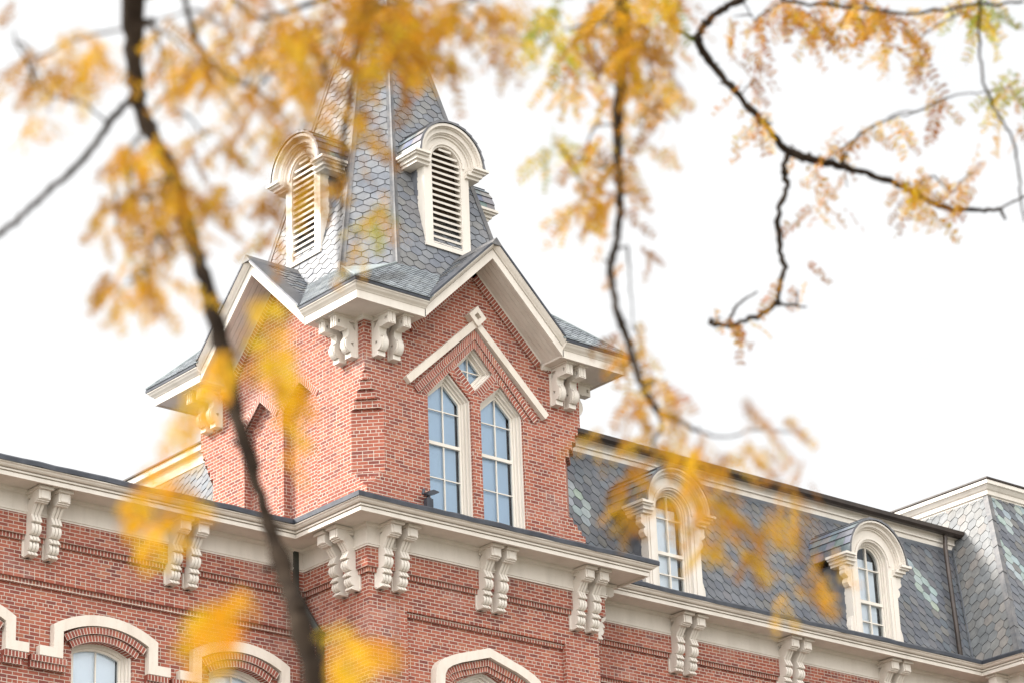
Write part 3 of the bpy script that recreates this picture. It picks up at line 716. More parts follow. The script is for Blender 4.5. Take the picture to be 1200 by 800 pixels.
# spire
ZT = 13.55
def ring_at(z):
    a, b = sp_a(z), sp_b(z); c = SPC
    return [Vector((c-a, c-b, z)), Vector((c-b, c-a, z)), Vector((c+b, c-a, z)), Vector((c+a, c-b, z)), Vector((c+a, c+b, z)), Vector((c+b, c+a, z)), Vector((c-b, c+a, z)), Vector((c-a, c+b, z))]
r = MB(); bk = MB(); A_ = ring_at(4.9); T_ = ring_at(ZT)
SPAL = [(.135, .142, .160), (.125, .132, .152), (.148, .152, .165), (.155, .152, .152), (.115, .123, .146), (.138, .136, .146)]
for i in range(8):
    j = (i+1) % 8
    slates(r, [A_[i], A_[j], T_[j], T_[i]], .28, .168, palette=SPAL, back=bk)
spire = r.build('spire', M_SPIRE, B, tint=True, label='tall eight sided slate spire'); bk.build('roof_boarding', M_BACK, spire)
nrm = []
for i in range(8):
    j = (i+1) % 8; n = (A_[j]-A_[i]).cross(T_[i]-A_[i]).normalized()
    if n.dot(A_[i]-Vector((SPC, SPC, A_[i].z))) < 0: n = -n
    nrm.append(n)
for i in range(8):
    f = MB(); strip(f, A_[i].lerp(T_[i], 0), T_[i], .07, .03, nrm[i-1], nrm[i])
    f.build('ridge_flashing', M_COPPER, spire)
f = MB(); cc = (SPC, SPC)
f.tube([(*cc, ZT-.2), (*cc, ZT+.1), (*cc, ZT+.35), (*cc, ZT+.55), (*cc, ZT+1.8)], [.30, .24, .10, .14, .02], 12); f.build('finial', M_COPPER, spire)

# ------------------------------------------------------------------ dormers
def half_ring(c, zs, r0, r1, n=20):
    return [(c+r1*math.cos(math.pi*i/n), zs+r1*math.sin(math.pi*i/n)) for i in range(n+1)]+[(c+r0*math.cos(math.pi*i/n), zs+r0*math.sin(math.pi*i/n)) for i in range(n, -1, -1)]
def dormer(kind, hw, hf, ro, zb, zs, Lt, Ls, loc, label, name, lean):
    """hw half opening, hf half frame, ro hood radius; Lt/Ls depth of the barrel roof / cheeks back to the roof"""
    op = round_arch(0, hw, zb, zs); fo = [(-hf, zb-.02), (hf, zb-.02), (hf, zs), ]+[(hf*math.cos(math.pi*i/20), zs+hf*math.sin(math.pi*i/20)) for i in range(1, 20)]+[(-hf, zs)]
    fm = MB(); F = LOC
    # front plate: jambs and arched head
    fm.prism(F, [(-hf, zb-.02), (-hw, zb-.02), (-hw, zs), (-hf, zs)], -.22, 0); fm.prism(F, [(hf, zb-.02), (hw, zb-.02), (hw, zs), (hf, zs)], -.22, 0)
    fm.prism(F, half_ring(0, zs, hw, hf), -.22, 0)
    fm.box(F, -hf-.03, hf+.03, -.2, .05, zb-.09, zb)
    # arched hood in stepped bands
    st = (ro-hf)
    fm.prism(F, half_ring(0, zs, hw+.04, hw+.085), -.05, .03)
    for a, b_, d in ((-.02, .20, .035), (.18, .30, .075), (.28, .70, .11), (.68, .78, .15), (.76, 1.0, .20)):
        fm.prism(F, half_ring(0, zs, hf+st*a, hf+st*b_), -.12, d)
    # feet of the hood returning along the sides
    for q in (-1, 1):
        for (u1, z0, z1, dd) in ((ro+.0, -.19, -.13, .06), (ro+.04, -.13, -.06, .12), (ro+.10, -.06, -.02, .17), (ro+.14, -.02, .035, .22)):
            x0, x1 = sorted((q*(hf-.10 if z0 < -.1 else hf-.02), q*u1)); fm.box(F, x0, x1, -min(Ls, .42), dd, zs+z0, zs+z1)
    o = fm.build(name, M_CREAM, B, loc, label=label, bevel=.006)
    if kind == 'window':      # panelled pilasters with side scrolls
        s = MB()
        for q in (-1, 1):
            s.mark(); x0, x1 = sorted((q*(hw+.08), q*(hf-.05))); s.box(F, x0, x1, -.01, .03, zb+.02, zs-.25)
            P = [(0, zs-.2), (.15, zs-.2), (.16, zs-.27)]+[(.12+.045*math.cos(math.radians(t)), zs-.36+.06*math.sin(math.radians(t))) for t in range(60, -91, -30)]+[(.05, zs-.47), (.09, zs-.52), (.10, zs-.58), (.05, zs-.66), (0, zs-.68)]
            s.prism_u(lambda u, d_, z: F(q*(hf+d_), -.08+u, z), P, -.09, .07)
            Q = [(0, zb+.02), (.10, zb+.02), (.09, zb+.25), (.05, zb+.38), (.015, zb+.46), (0, zb+.47)]
            s.prism_u(lambda u, d_, z: F(q*(hf+d_), -.08+u, z), Q, -.09, .05)
        s.build_pieces('side_scroll', M_CREAM, o)
    # barrel roof
    br = MB(); n = 14; R1 = ro+.015
    q = lambda a, r_, d_: F(r_*math.cos(a), d_, zs+.03+r_*math.sin(a))
    for k in range(n):
        a0, a1 = math.pi*k/n, math.pi*(k+1)/n
        r0, r1 = (R1+.03, R1+.008) if k < n/2 else (R1+.008, R1+.03)
        d0 = .225
        while d0 > -Lt:
            d1 = d0-random.uniform(.2, .3); c = random.choice(SLATES); c = tuple(x*y*random.uniform(1.2, 1.6) for x, y in zip(c, (.95, 1.02, 1.06)))
            br.poly([q(a0, r0, d0), q(a1, r1, d0), q(a1, r1, d1+.006), q(a0, r0, d1+.006)], None, c); d0 = d1
        br.poly([q(a0, r0, .225), q(a1, r1, .225), q(a1, R1-.03, .225), q(a0, R1-.03, .225)], None, (.12, .12, .13))
        aa, ra = (a0, r0) if k < n/2 else (a1, r1)
        br.poly([q(aa, ra, .225), q(aa, ra, -Lt), q(aa, R1-.01, -Lt), q(aa, R1-.01, .225)], None, (.10, .10, .11))
    br.build('dormer_roof', M_SLATE, o, tint=True)
    ck = MB()
    for q in (-1, 1):
        ck.mark(); x = q*(hf-.015)
        pts = [F(x, -.2, zb-.05), F(x, -Ls, zb-.05), F(x, -Ls, zs-.05), F(x, -.2, zs-.05)]
        u = Vector((0, 1, 0)); ncol = int(Ls/.235)+2
        ck.poly(pts, None, (.1, .1, .11)); 
        for r_ in range(int((zs-zb)/.2)+1):
            for c_ in range(ncol):
                yy = .2+c_*.235+(r_ % 2)*.117; zz = zb+r_*.2
                H = clip([(yy, zz+.15), (yy-.115, zz+.05), (yy-.115, zz-.05), (yy, zz-.15), (yy+.115, zz-.05), (yy+.115, zz+.05)], [(.2, zb-.05), (Ls, zb-.05), (Ls, zs-.1), (.2, zs-.1)])
                if len(H) > 2:
                    t = random.choice(SPAL); ck.poly([F(x+q*(.012+.06*(zz+.15-z_)*.3), -y_, z_) for y_, z_ in H], None, t)
    ck.build_pieces('dormer_cheek', M_SLATE, o, tint=True)
    if kind == 'louver':
        lv = MB(); n = 17; pitch = (zs+hw-zb)/n
        for k in range(n):
            z = zb+.03+pitch*k; hwz = hw-.005 if z+pitch*.5 < zs else math.sqrt(max(hw*hw-(z+pitch*.5-zs)**2, .0004))
            lv.prism_u(F, [(-.025, z), (-.018, z+.045), (-.15, z+.125), (-.16, z+.085)], -hwz, hwz)
        lv.build('louvers', M_CREAM, o)
        bkp = MB(); bkp.poly([F(u, -.19, z) for u, z in op]); bkp.build('dark_room', M_WOOD, o)
    else:
        wo = op; 
        I1 = inset(wo, .045); I2 = inset(wo, .075); I3 = inset(wo, .11)
        fr = MB(); fr.ring(F, wo, I1, -.24, -.08); fr.ring(F, I1, I2, -.24, -.12); fr.build('window_frame', M_CREAM, o)
        s = MB(); s.ring(F, I2, I3, -.25, -.16); h_ = hw-.08
        s.box(F, -.013, .013, -.24, -.165, zb+.08, zs+hw-.1); s.box(F, -h_, h_, -.25, -.15, zb+.88, zb+.95)
        for z in (zb+.47, zs-.12): s.box(F, -h_, h_, -.238, -.167, z-.012, z+.012)
        s.build('sash', M_SASH, o)
        p = MB(); p.poly([F(u, -.20, z) for u, z in I2]); p.build('pane', M_GLASS, o)
        q = MB(); q.prism(F, [(max(min(u, hw-.17), -hw), min(z, zs+.13)) for u, z in op], -.28, -.275); q.build('window_shade', M_WHITE, o)
        r = MB(); r.poly([F(u, -.33, z) for u, z in op]); r.build('dark_room', M_INT, o)
    return o
# four louvred dormers on the spire
ld = dormer('louver', .37, .57, .80, 6.36, 8.19, .95, .62, (SPC-.03, 1.16, Z0), 'round headed louvred dormer on the front of the spire', 'louver_dormer', 0)
for (x, y, rz, nm) in ((1.16, SPC-.03, -math.pi/2, 'left side'), (2*SPC-1.16, SPC, math.pi/2, 'right side'), (SPC, 2*SPC-1.16, math.pi, 'back')):
    k = clone(ld, B, (x, y, Z0), rz); k['label'] = 'round headed louvred dormer on the %s of the spire' % nm

# ------------------------------------------------------------------ mansards
MZ0 = .38; MZ1 = 3.93; MS = .46
my = lambda z, y0=1.78: y0+MS*(z-MZ0)
DORM = (9.50, 15.50)
def in_dormer(P):
    for c in DORM:
        if abs(P.x-c) < .62 and P.z < 1.85: return True
    return False
r = MB(); bk = MB()
FLW = [(FX, my(2.35), 2.35) for FX in (7.72, 18.25)]
X0, X1 = 5.95, 18.5
top_x = 18.5+.462*(MZ1-.36)
slates(r, [(X0, my(MZ0), MZ0), (X1+.03, my(MZ0), MZ0), (top_x+.1, my(MZ1), MZ1), (X0, my(MZ1), MZ1)], .235, .252, flowers=FLW, skip=in_dormer)
xs_ = [X0]+[q for c in DORM for q in (c-.62, c+.62)]+[X1]
for a_, b_ in zip(xs_[::2], xs_[1::2]): bk.poly([(a_, my(MZ0), MZ0), (b_, my(MZ0), MZ0), (b_, my(1.8), 1.8), (a_, my(1.8), 1.8)])
bk.poly([(X0, my(1.8), 1.8), (19.2, my(1.8), 1.8), (top_x+.1, my(MZ1), MZ1), (X0, my(MZ1), MZ1)]); bk.poly([(X1, my(MZ0), MZ0), (19.2, my(1.8), 1.8), (X1, my(1.8), 1.8)])
mr = r.build('mansard_roof', M_SLATE, B, tint=True, label='slate mansard slope of the right wing'); bk.build('roof_boarding', M_BACK, mr)
tx = 20.33
t = MB(); F = frontM(0, my(MZ1))
t.box(F, 5.6, tx, -.4, .06, MZ1-.06, MZ1+.33); t.box(F, 5.6, tx, -.4, .10, MZ1+.06, MZ1+.10); t.box(F, 5.6, tx, -.3, .16, MZ1+.22, MZ1+.33)
t.build('roof_trim', M_CREAM, mr)
t = MB(); t.box(F, 5.6, tx+.03, -.3, .085, MZ1-.17, MZ1-.063); t.build('metal_flashing', M_LEAD, mr)
t = MB(); gy = my(MZ1)-.28
t.prism_u(F, [(.12, MZ1+.27), (.17, MZ1+.22), (.27, MZ1+.22), (.33, MZ1+.27), (.34, MZ1+.36), (.32, MZ1+.37), (.30, MZ1+.34), (.15, MZ1+.34)], 5.6, tx+.22)
t.prism_u(F, [(.16, MZ1+.335), (.25, MZ1+.40), (-.3, MZ1+.46), (-.3, MZ1+.335)], 5.6, tx+.12)
t.build('roof_gutter', M_BROWN, mr)
t = MB(); t.prism_z([(2.6, 4.0), (tx, 4.0), (tx, 16), (2.6, 16)], MZ1+.2, MZ1+.38); t.build('flat_roof', M_LEAD, mr)
# brown downpipe over the slates
dp = MB(); xp = (17.98, 1.44); n3 = Vector((0, -1, MS)).normalized()
top = Vector((19.72, my(MZ1)-.22, MZ1+.25)); bot = Vector((18.0, 1.66, .40))
dp.tube([top, top+Vector((0, .02, -.15)), top.lerp(bot, .12)+Vector((0, .05, 0)), bot], .055, 10); dp.build('downpipe', M_BROWN, B, smooth=True, label='brown downpipe running over the mansard slates')
# dormers on the mansard
d1 = dormer('window', .48, .74, .90, .52, 2.32, 1.35, .85, (DORM[0], 1.80, Z0), 'arched dormer window nearest the tower on the right mansard', 'dormer_window', 0)
k = clone(d1, B, (DORM[1], 1.80, Z0), 0); k['label'] = 'arched dormer window farthest from the tower on the right mansard'

# left end of the main mansard, seen behind the tower (faces -x)
LX = .72; mx_ = lambda z: LX+MS*(z-MZ0)
r = MB(); bk = MB(); CRM = None
slates(r, [(mx_(MZ0), 16, MZ0), (mx_(MZ0), 6.0, MZ0), (mx_(MZ1), 6.0, MZ1), (mx_(MZ1), 16, MZ1)], .235, .252, back=bk)
ml = r.build('mansard_roof', M_SLATE, B, tint=True, label='slate mansard end slope behind the tower'); bk.build('roof_boarding', M_BACK, ml)
LM = leftM(mx_(MZ1), 0); t = MB(); t.box(LM, 3.9, 16, -.4, .06, MZ1-.06, MZ1+.33); t.box(LM, 3.9, 16, -.3, .16, MZ1+.2, MZ1+.33); t.build('roof_trim', M_CREAM, ml)
t = MB(); t.box(LM, 3.9, 16, -.3, .20, MZ1+.335, MZ1+.37); t.build('roof_gutter', M_BROWN, ml)

# far right pavilion mansard
PX0, PY0, PZ0, PZ1, PS = 18.5, .42, .36, 5.15, .462
px = lambda z: PX0+PS*(z-PZ0); py = lambda z: PY0+PS*(z-PZ0)
XE, YE = 30, 14
r = MB(); bk = MB()
WARM = [(.135, .135, .135), (.125, .128, .132), (.145, .142, .138), (.115, .12, .125), (.16, .145, .135)]
slates(r, [(PX0, YE, PZ0), (PX0, PY0, PZ0), (px(PZ1), py(PZ1), PZ1), (px(PZ1), YE, PZ1)], .255, .265, palette=WARM, back=bk)
slates(r, [(PX0, PY0, PZ0), (XE, PY0, PZ0), (XE, py(PZ1), PZ1), (px(PZ1), py(PZ1), PZ1)], .235, .265, flowers=[(20.35, py(3.1), 3.1), (20.95, py(4.75), 4.75), (21.9, py(4.75), 4.75), (23.4, py(3.1), 3.1)], back=bk)
pm = r.build('mansard_roof', M_SLATE, B, tint=True, label='slate mansard of the far right pavilion'); bk.build('roof_boarding', M_BACK, pm)
hip = MB(); a = Vector((PX0, PY0, PZ0)); b = Vector((px(PZ1), py(PZ1), PZ1)); nA = Vector((-1, 0, PS)).normalized(); nB = Vector((0, -1, PS)).normalized(); ns = 6
for k in range(ns):
    p, q = a.lerp(b, k/ns-(.03 if k == 0 else 0)), a.lerp(b, (k+1.04)/ns); sh = Vector((-1, -1, 0)).normalized()
    strip(hip, p+sh*.025, q-sh*.0, .10, .035, nA, nB)
hip.build('hip_flashing', M_COPPER, pm)
vl = MB(); vb = Vector((18.53, 1.78, .42)); vt = Vector((px(4.1), my(4.1), 4.1)); s = Vector((-.6, -.35, .0)).normalized()
vl.tube([vb+Vector((0, -.04, .02)), vt+Vector((0, -.04, .02))], .03, 6); vl.build('valley_flashing', M_LEAD, pm)
PP = [(px(PZ1), YE), (px(PZ1), py(PZ1)), (XE, py(PZ1))]
t = MB(); sweep(t, PP, [(-.5, -.06), (.03, -.06), (.03, .0), (.07, .02), (.07, .12), (.10, .14), (.16, .22), (.20, .24), (.20, .33), (-.5, .33)], 0, 2, zoff=PZ1); t.build('roof_trim', M_CREAM, pm)
t = MB(); sweep(t, PP, [(-.5, .333), (.21, .333), (.225, .35), (.225, .385), (-.5, .44)], 0, 2, zoff=PZ1); t.build('metal_flashing', M_BROWN, pm)
t = MB(); t.prism_z([(px(PZ1)+.3, py(PZ1)+.3), (XE, py(PZ1)+.3), (XE, YE), (px(PZ1)+.3, YE)], PZ1+.3, PZ1+.42); t.build('flat_roof', M_LEAD, pm)

# ------------------------------------------------------------------ floodlight on the cornice
FL = thing('floodlight', 'small dark floodlight standing on the tower cornice beside the left lancet window', 'floodlight', (1.97, .50, Z0+.53))
b = MB(); b.box(LOC, -.075, .075, -.05, .05, 0, .20); b.box(LOC, -.05, .05, -.03, .03, .2, .22); b.build('ballast_box', M_DARK, FL, (0, 0, 0), bevel=.01)
b = MB(); b.box(LOC, -.02, .02, -.02, .02, .21, .29)
b.tube([(-.10, 0, .30), (.02, 0, .27)], .015, 6); b.build('mounting_arm', M_DARK, FL, (0, 0, 0))
b = MB(); q = lambda u, d_, z: (u, -d_, z)
b.prism_u(lambda u, d_, z: (d_, u, z), [(-.06, .25), (.03, .27), (.20, .34), (.21, .36), (.08, .38), (-.04, .33)], -.07, .07); b.build('lamp_head', M_DARK, FL, (0, 0, 0), bevel=.008)
b = MB(); b.tube([(-.13, .0, .27), (-.10, 0, .37)], .03, 8); b.build('sensor', M_DARK, FL, (0, 0, 0))
# ------------------------------------------------------------------ honey locust trees between the viewer and the hall
rng = random.Random(11)
def at(u, v, dist):                       # a place in front of the viewer, dist metres away
    d = f_*FPX + r_*(u-600) - u_*(v-400); return CAM + d.normalized()*dist
DENS = 2.1
GOLD = [(.37, .175, .010), (.42, .22, .015), (.32, .135, .010), (.48, .28, .02), (.20, .08, .010)]
YEL = [(.54, .28, .012), (.58, .34, .018), (.46, .21, .011)]
GRN = [(.24, .27, .03), (.38, .34, .03), (.17, .21, .025), (.52, .38, .03)]
RUST = [(.36, .16, .02), (.46, .23, .028), (.26, .10, .018), (.55, .32, .04)]
def leaf(mb, p0, p1, pal, n=9, size=1.0):
    """a feathery leaf: a thin stalk with paired oval leaflets"""
    p0, p1 = Vector(p0), Vector(p1); ax = p1-p0; L_ = ax.length; t = ax.normalized()
    s = t.cross(Vector((rng.uniform(-1, 1), rng.uniform(-1, 1), rng.uniform(-.4, .4)))).normalized(); n_ = s.cross(t)
    sag = Vector((0, 0, -.12*L_)); base = rng.choice(pal)
    pt = lambda k: p0+ax*k+sag*(k*k)
    for a, b in ((0, .5), (.5, 1)):
        q = s*.0016; mb.poly([pt(a)-q, pt(a)+q, pt(b)+q, pt(b)-q], None, (.30, .17, .04))
    for k in range(n):
        f = .08+.92*k/n; o = pt(f)
        for sg in (-1, 1):
            if rng.random() < .12: continue
            ll = size*L_*.185*rng.uniform(.75, 1.15)*(1-.35*abs(f-.5)); ww = ll*.36
            dr = (s*sg*1.0+t*rng.uniform(.25, .7)+n_*rng.uniform(-.5, .5)).normalized(); cr_ = dr.cross(n_+s*rng.uniform(-.5, .5)).normalized()
            c = tuple(x*rng.uniform(.82, 1.12) for x in base)
            mb.poly([o, o+dr*ll*.35+cr_*ww*.5, o+dr*ll*.75+cr_*ww*.42, o+dr*ll, o+dr*ll*.75-cr_*ww*.42, o+dr*ll*.35-cr_*ww*.5], None, c)
def curve(P, rads, step=6, wob=.0):
    """smooth path through control points"""
    P = [Vector(p) for p in P]; out_ = []; rr = []
    for i in range(len(P)-1):
        a, b, c, d = P[max(i-1, 0)], P[i], P[i+1], P[min(i+2, len(P)-1)]
        for k in range(step):
            t = k/step
            q = .5*((2*b)+(c-a)*t+(2*a-5*b+4*c-d)*t*t+(3*b-a-3*c+d)*t**3)
            q = q+Vector((rng.uniform(-1, 1), rng.uniform(-1, 1), rng.uniform(-1, 1)))*wob
            out_.append(q); rr.append((rads[i]*(1-t)+rads[i+1]*t)*rng.uniform(.84, 1.2))
    out_.append(P[-1]); rr.append(rads[-1]); return out_, rr
class Limb:
    def __init__(s, tree, pts, rads, wob=.004, sides=9):
        s.P, s.R = curve(pts, rads, 7, wob); s.wood = MB(); s.wood.tube(s.P, s.R, sides); s.leaves = MB(); s.tree = tree; s.nodes = list(s.P)
        for q, r in zip(s.P[2::2], s.R[2::2]):           # buds and knots
            d = Vector((rng.uniform(-1, 1), rng.uniform(-1, 1), rng.uniform(-.2, 1))).normalized(); s.wood.tube([q, q+d*r*2.0], [r*.5, r*.2], 5)
    def twig(s, pts, r0, r1, wob=.003):
        P, R = curve(pts, [r0+(r1-r0)*i/(len(pts)-1) for i in range(len(pts))], 6, wob); s.wood.tube(P, R, 6); s.nodes += P; return P
    def reach(s, c, r=.0045):
        n = min(s.nodes, key=lambda q: (q-c).length)
        if .03 < (n-c).length < .75: s.twig([n, n.lerp(c, .35)+Vector((0, 0, .05*(c-n).length)), n.lerp(c, .7)+Vector((rng.uniform(-.03, .03),)*3), c], r, .0018)
    def cluster(s, u, v, su, sv, n, dist, pal, L0=.11, L1=.18, ds=.5, twig=True, down=.6):
        c0 = at(u, v-sv*.5, dist); clumps = [(rng.gauss(0, su*.5), rng.gauss(0, sv*.5)) for _ in range(max(2, int(n/3.2)))]
        if twig: s.reach(c0)
        for k in range(int(n*DENS+.5)):
            cu, cv = rng.choice(clumps); b = at(u+cu+rng.gauss(0, 7), v+cv+rng.gauss(0, 8)-12, dist+rng.uniform(-ds, ds)); L_ = rng.uniform(L0, L1)
            d = (Vector((0, 0, -down))+r_*rng.uniform(-.8, .8)+f_*rng.uniform(-.6, .6)+Vector((0, 0, rng.uniform(-.2, .25)))).normalized()
            leaf(s.leaves, b, b+d*L_, pal, rng.randint(8, 11))
    def single(s, u0, v0, u1, v1, dist, pal, size=1.0, n=9, twig=True):
        a, b = at(u0, v0, dist), at(u1, v1, dist*rng.uniform(.98, 1.02))
        if twig: s.reach(a, .003)
        leaf(s.leaves, a, b, pal, n, size)
    def done(s):
        o = s.wood.build('branch', M_BARK, s.tree, smooth=True, loc=-s.tree.location); 
        if s.leaves.f: s.leaves.build('foliage', M_LEAF, o, tint=True)
        return o
def heading(deg, dist):
    a = math.radians(41.12+deg); return Vector((CAM.x+math.sin(a)*dist, CAM.y+math.cos(a)*dist, 0))
def trunk(tree, base, h, r, fork):
    pts = [base+Vector((0, 0, -.2)), base+Vector((.03, .02, .35)), base+Vector((.10, -.05, h*.35)), base+Vector((-.04, .08, h*.7)), fork]
    P, R = curve(pts, [r*1.5, r*1.08, r*.92, r*.8, r*.55], 7, .012); b = MB(); b.tube(P, R, 16)
    return b.build('trunk', M_BARK, tree, smooth=True, loc=-tree.location)

# ---- near tree: trunk out of frame to the left, limbs hanging across the left half
b1 = heading(-25, 9.0)
T1 = thing('honey_locust_tree', 'golden autumn tree hanging a thick dark limb and yellow leaves before the left wing', 'tree', b1, 'autumn trees in front of the hall')
f1 = b1+Vector((.15, .1, 5.6)); trunk(T1, b1, 5.6, .17, f1)
top1 = at(150, -260, 8.4); hub1 = f1.lerp(top1, .5)+Vector((0, 0, .55))
a = Limb(T1, [f1, hub1, top1, at(156, -60, 8.23), at(157, 60, 8.23), at(165, 130, 8.23), at(199, 200, 8.16), at(225, 280, 8.09), at(246, 350, 8.01), at(262, 418, 7.94), at(281, 500, 7.80), at(305, 580, 7.73), at(330, 660, 7.66), at(352, 730, 7.52), at(372, 815, 7.45), at(390, 900, 7.38)],
         [0.0630, 0.0504, 0.0302, 0.0365, 0.0268, 0.0231, 0.0231, 0.0219, 0.0231, 0.0268, 0.0207, 0.0182, 0.0256, 0.0304, 0.0268, 0.0219])
a.twig([at(155, 112, 8.2), at(128, 145, 8.2), at(95, 190, 8.2), at(60, 222, 8.2), at(30, 250, 8.2), at(2, 272, 8.2), at(-40, 300, 8.2)], .010, .0075, .004)
# feathery foliage in the upper left
for (u, v, su, sv, n) in [(40, 115, 70, 40, 10), (15, 60, 40, 50, 5), (70, 70, 60, 50, 8), (120, 45, 50, 50, 9), (65, 140, 40, 50, 8), (215, 40, 60, 50, 16), (235, 110, 60, 70, 18), (205, 160, 50, 60, 13), (270, 60, 50, 60, 16),
                          (290, 130, 50, 60, 14), (320, 40, 60, 60, 18), (340, 90, 40, 60, 14), (250, 190, 40, 60, 12), (300, 210, 40, 60, 9), (150, 205, 45, 45, 12), (150, 265, 40, 60, 13), (165, 320, 35, 50, 10), (205, 235, 35, 60, 12),
                          (130, 225, 20, 40, 6), (145, 300, 22, 40, 7), (168, 350, 20, 36, 6), (120, 265, 18, 30, 4), (185, 275, 26, 40, 7), (215, 250, 20, 36, 5), (205, 320, 18, 36, 4), (148, 345, 14, 30, 4), (225, 300, 30, 50, 6), (330, 160, 30, 60, 8), (275, 260, 40, 40, 7)]:
    a.cluster(u, v, su, sv, n*.85, rng.uniform(6.4, 8.0), GOLD if rng.random() < .75 else YEL, .07, .125, .5)
# big soft leaves close to the lens
for (u0, v0, u1, v1, dd) in [(305, 345, 330, 440, 4.3), (322, 400, 352, 490, 4.4), (340, 455, 352, 560, 4.3), (350, 430, 335, 500, 4.5), (285, 385, 300, 450, 4.4), (275, 410, 235, 490, 4.5), (240, 455, 205, 520, 4.4), (215, 480, 175, 560, 4.5),
                             (235, 520, 165, 590, 4.4), (175, 570, 145, 625, 4.5), (215, 560, 205, 640, 4.4), (150, 575, 185, 660, 4.6), (195, 590, 255, 600, 4.7), (300, 700, 220, 770, 4.0), (285, 715, 215, 740, 4.0), (385, 735, 425, 795, 4.0), (405, 750, 470, 770, 4.1), (270, 740, 235, 800, 4.0), (395, 770, 410, 835, 4.1), (465, 752, 425, 795, 4.1)]:
    a.single(u0, v0, u1, v1, dd, YEL, 1.75, 9)
a.done()
# second limb along the top, hanging in front of the spire
h2 = at(330, -220, 8.2)
b = Limb(T1, [f1, f1.lerp(h2, .5)+Vector((0, 0, .7)), h2, at(420, -80, 8.3), at(432, 5, 8.3), at(418, 60, 8.3), at(405, 150, 8.2), at(398, 250, 8.2), at(402, 320, 8.1), at(440, 326, 8.1), at(475, 322, 8.1)], [.06, .05, .035, .026, .022, .013, .010, .007, .006, .0055, .004])
b.twig([at(420, -40, 8.3), at(395, -10, 8.2), at(340, 12, 8.1), at(300, 20, 8.0), at(262, -15, 8.0)], .010, .006)
b.twig([at(215, -10, 7.8), at(232, 50, 7.8), at(260, 88, 7.9), at(300, 105, 7.9), at(330, 130, 8.0)], .009, .005)
for (u, v, su, sv, n) in [(395, 25, 60, 40, 24), (440, 30, 60, 40, 30), (440, 70, 40, 40, 22), (480, 20, 60, 40, 28), (470, 60, 40, 40, 20), (395, 90, 40, 50, 20), (415, 100, 30, 30, 7), (530, 20, 50, 30, 18), (580, 18, 50, 35, 15), (585, 60, 26, 36, 5), (500, 55, 40, 40, 12),
                          (370, 140, 40, 50, 7), (345, 190, 26, 50, 4), (405, 170, 24, 36, 3), (345, 250, 26, 50, 4), (385, 210, 16, 30, 2), (360, 60, 40, 50, 20), (420, 180, 20, 20, 3), (330, 260, 25, 40, 5), (420, 300, 14, 30, 2)]:
    b.cluster(u, v, su, sv, n*(.5 if 370 < u < 455 and v > 45 else .7), rng.uniform(7.4, 8.8), GOLD if rng.random() < .8 else RUST, .09, .15, .5)
b.cluster(420, 268, 26, 18, 4, 6.5, GRN, .07, .11, .3); b.cluster(445, 250, 16, 16, 2, 6.5, YEL, .07, .10, .3)
b.done()

# ---- second tree: trunk out of frame to the right
b2 = heading(33, 13.0)
T2 = thing('honey_locust_tree', 'autumn tree whose crooked dark branches cross the pale sky above the right wing', 'tree', b2, 'autumn trees in front of the hall')
f2 = b2+Vector((-.2, .1, 8.2)); trunk(T2, b2, 8.2, .2, f2)
h3 = at(760, -190, 9.5)
c = Limb(T2, [f2, f2.lerp(h3, .5)+Vector((0, 0, .9)), h3, at(733, -60, 9.5), at(731, 30, 9.5), at(727, 95, 9.5), at(724, 170, 9.5), at(727, 230, 9.4), at(722, 285, 9.4), at(715, 315, 9.4), at(722, 360, 9.3), at(738, 410, 9.3), at(752, 450, 9.2), at(768, 478, 9.2), at(792, 492, 9.2), at(820, 505, 9.1)],
         [.07, .055, .04, .026, .024, .021, .017, .014, .012, .012, .012, .013, .012, .012, .008, .005])
c.twig([at(770, 480, 9.2), at(775, 500, 9.1), at(765, 520, 9.0), at(778, 548, 8.6), at(800, 570, 8.3)], .008, .004)
c.twig([at(820, 505, 9.1), at(850, 512, 9.1), at(885, 503, 9.2), at(925, 506, 9.3)], .004, .0022)
for (u, v, su, sv, n, p) in [(690, 25, 70, 45, 26, GOLD), (650, 20, 50, 40, 14, GRN), (660, 50, 30, 30, 5, GRN), (720, 70, 60, 60, 26, GOLD), (760, 60, 50, 60, 20, GOLD), (765, 120, 30, 60, 11, GOLD), (700, 105, 35, 50, 12, YEL), (700, 170, 40, 50, 11, GOLD),
                             (650, 195, 24, 50, 6, GRN), (675, 220, 30, 40, 8, RUST), (710, 215, 30, 50, 9, GOLD), (785, 170, 16, 50, 5, GOLD), (740, 235, 14, 24, 3, RUST), (735, 300, 16, 24, 2, RUST), (742, 395, 24, 26, 4, GOLD), (757, 430, 28, 28, 5, GOLD), (780, 455, 30, 24, 5, RUST), (745, 470, 24, 24, 4, GOLD), (785, 30, 30, 40, 8, GRN), (690, 250, 20, 30, 3, RUST), (750, 180, 30, 40, 5, GOLD), (735, 10, 60, 30, 16, YEL)]:
    c.cluster(u, v, su, sv, n*.8, rng.uniform(8.8, 10.2), p, .10, .17, .5)
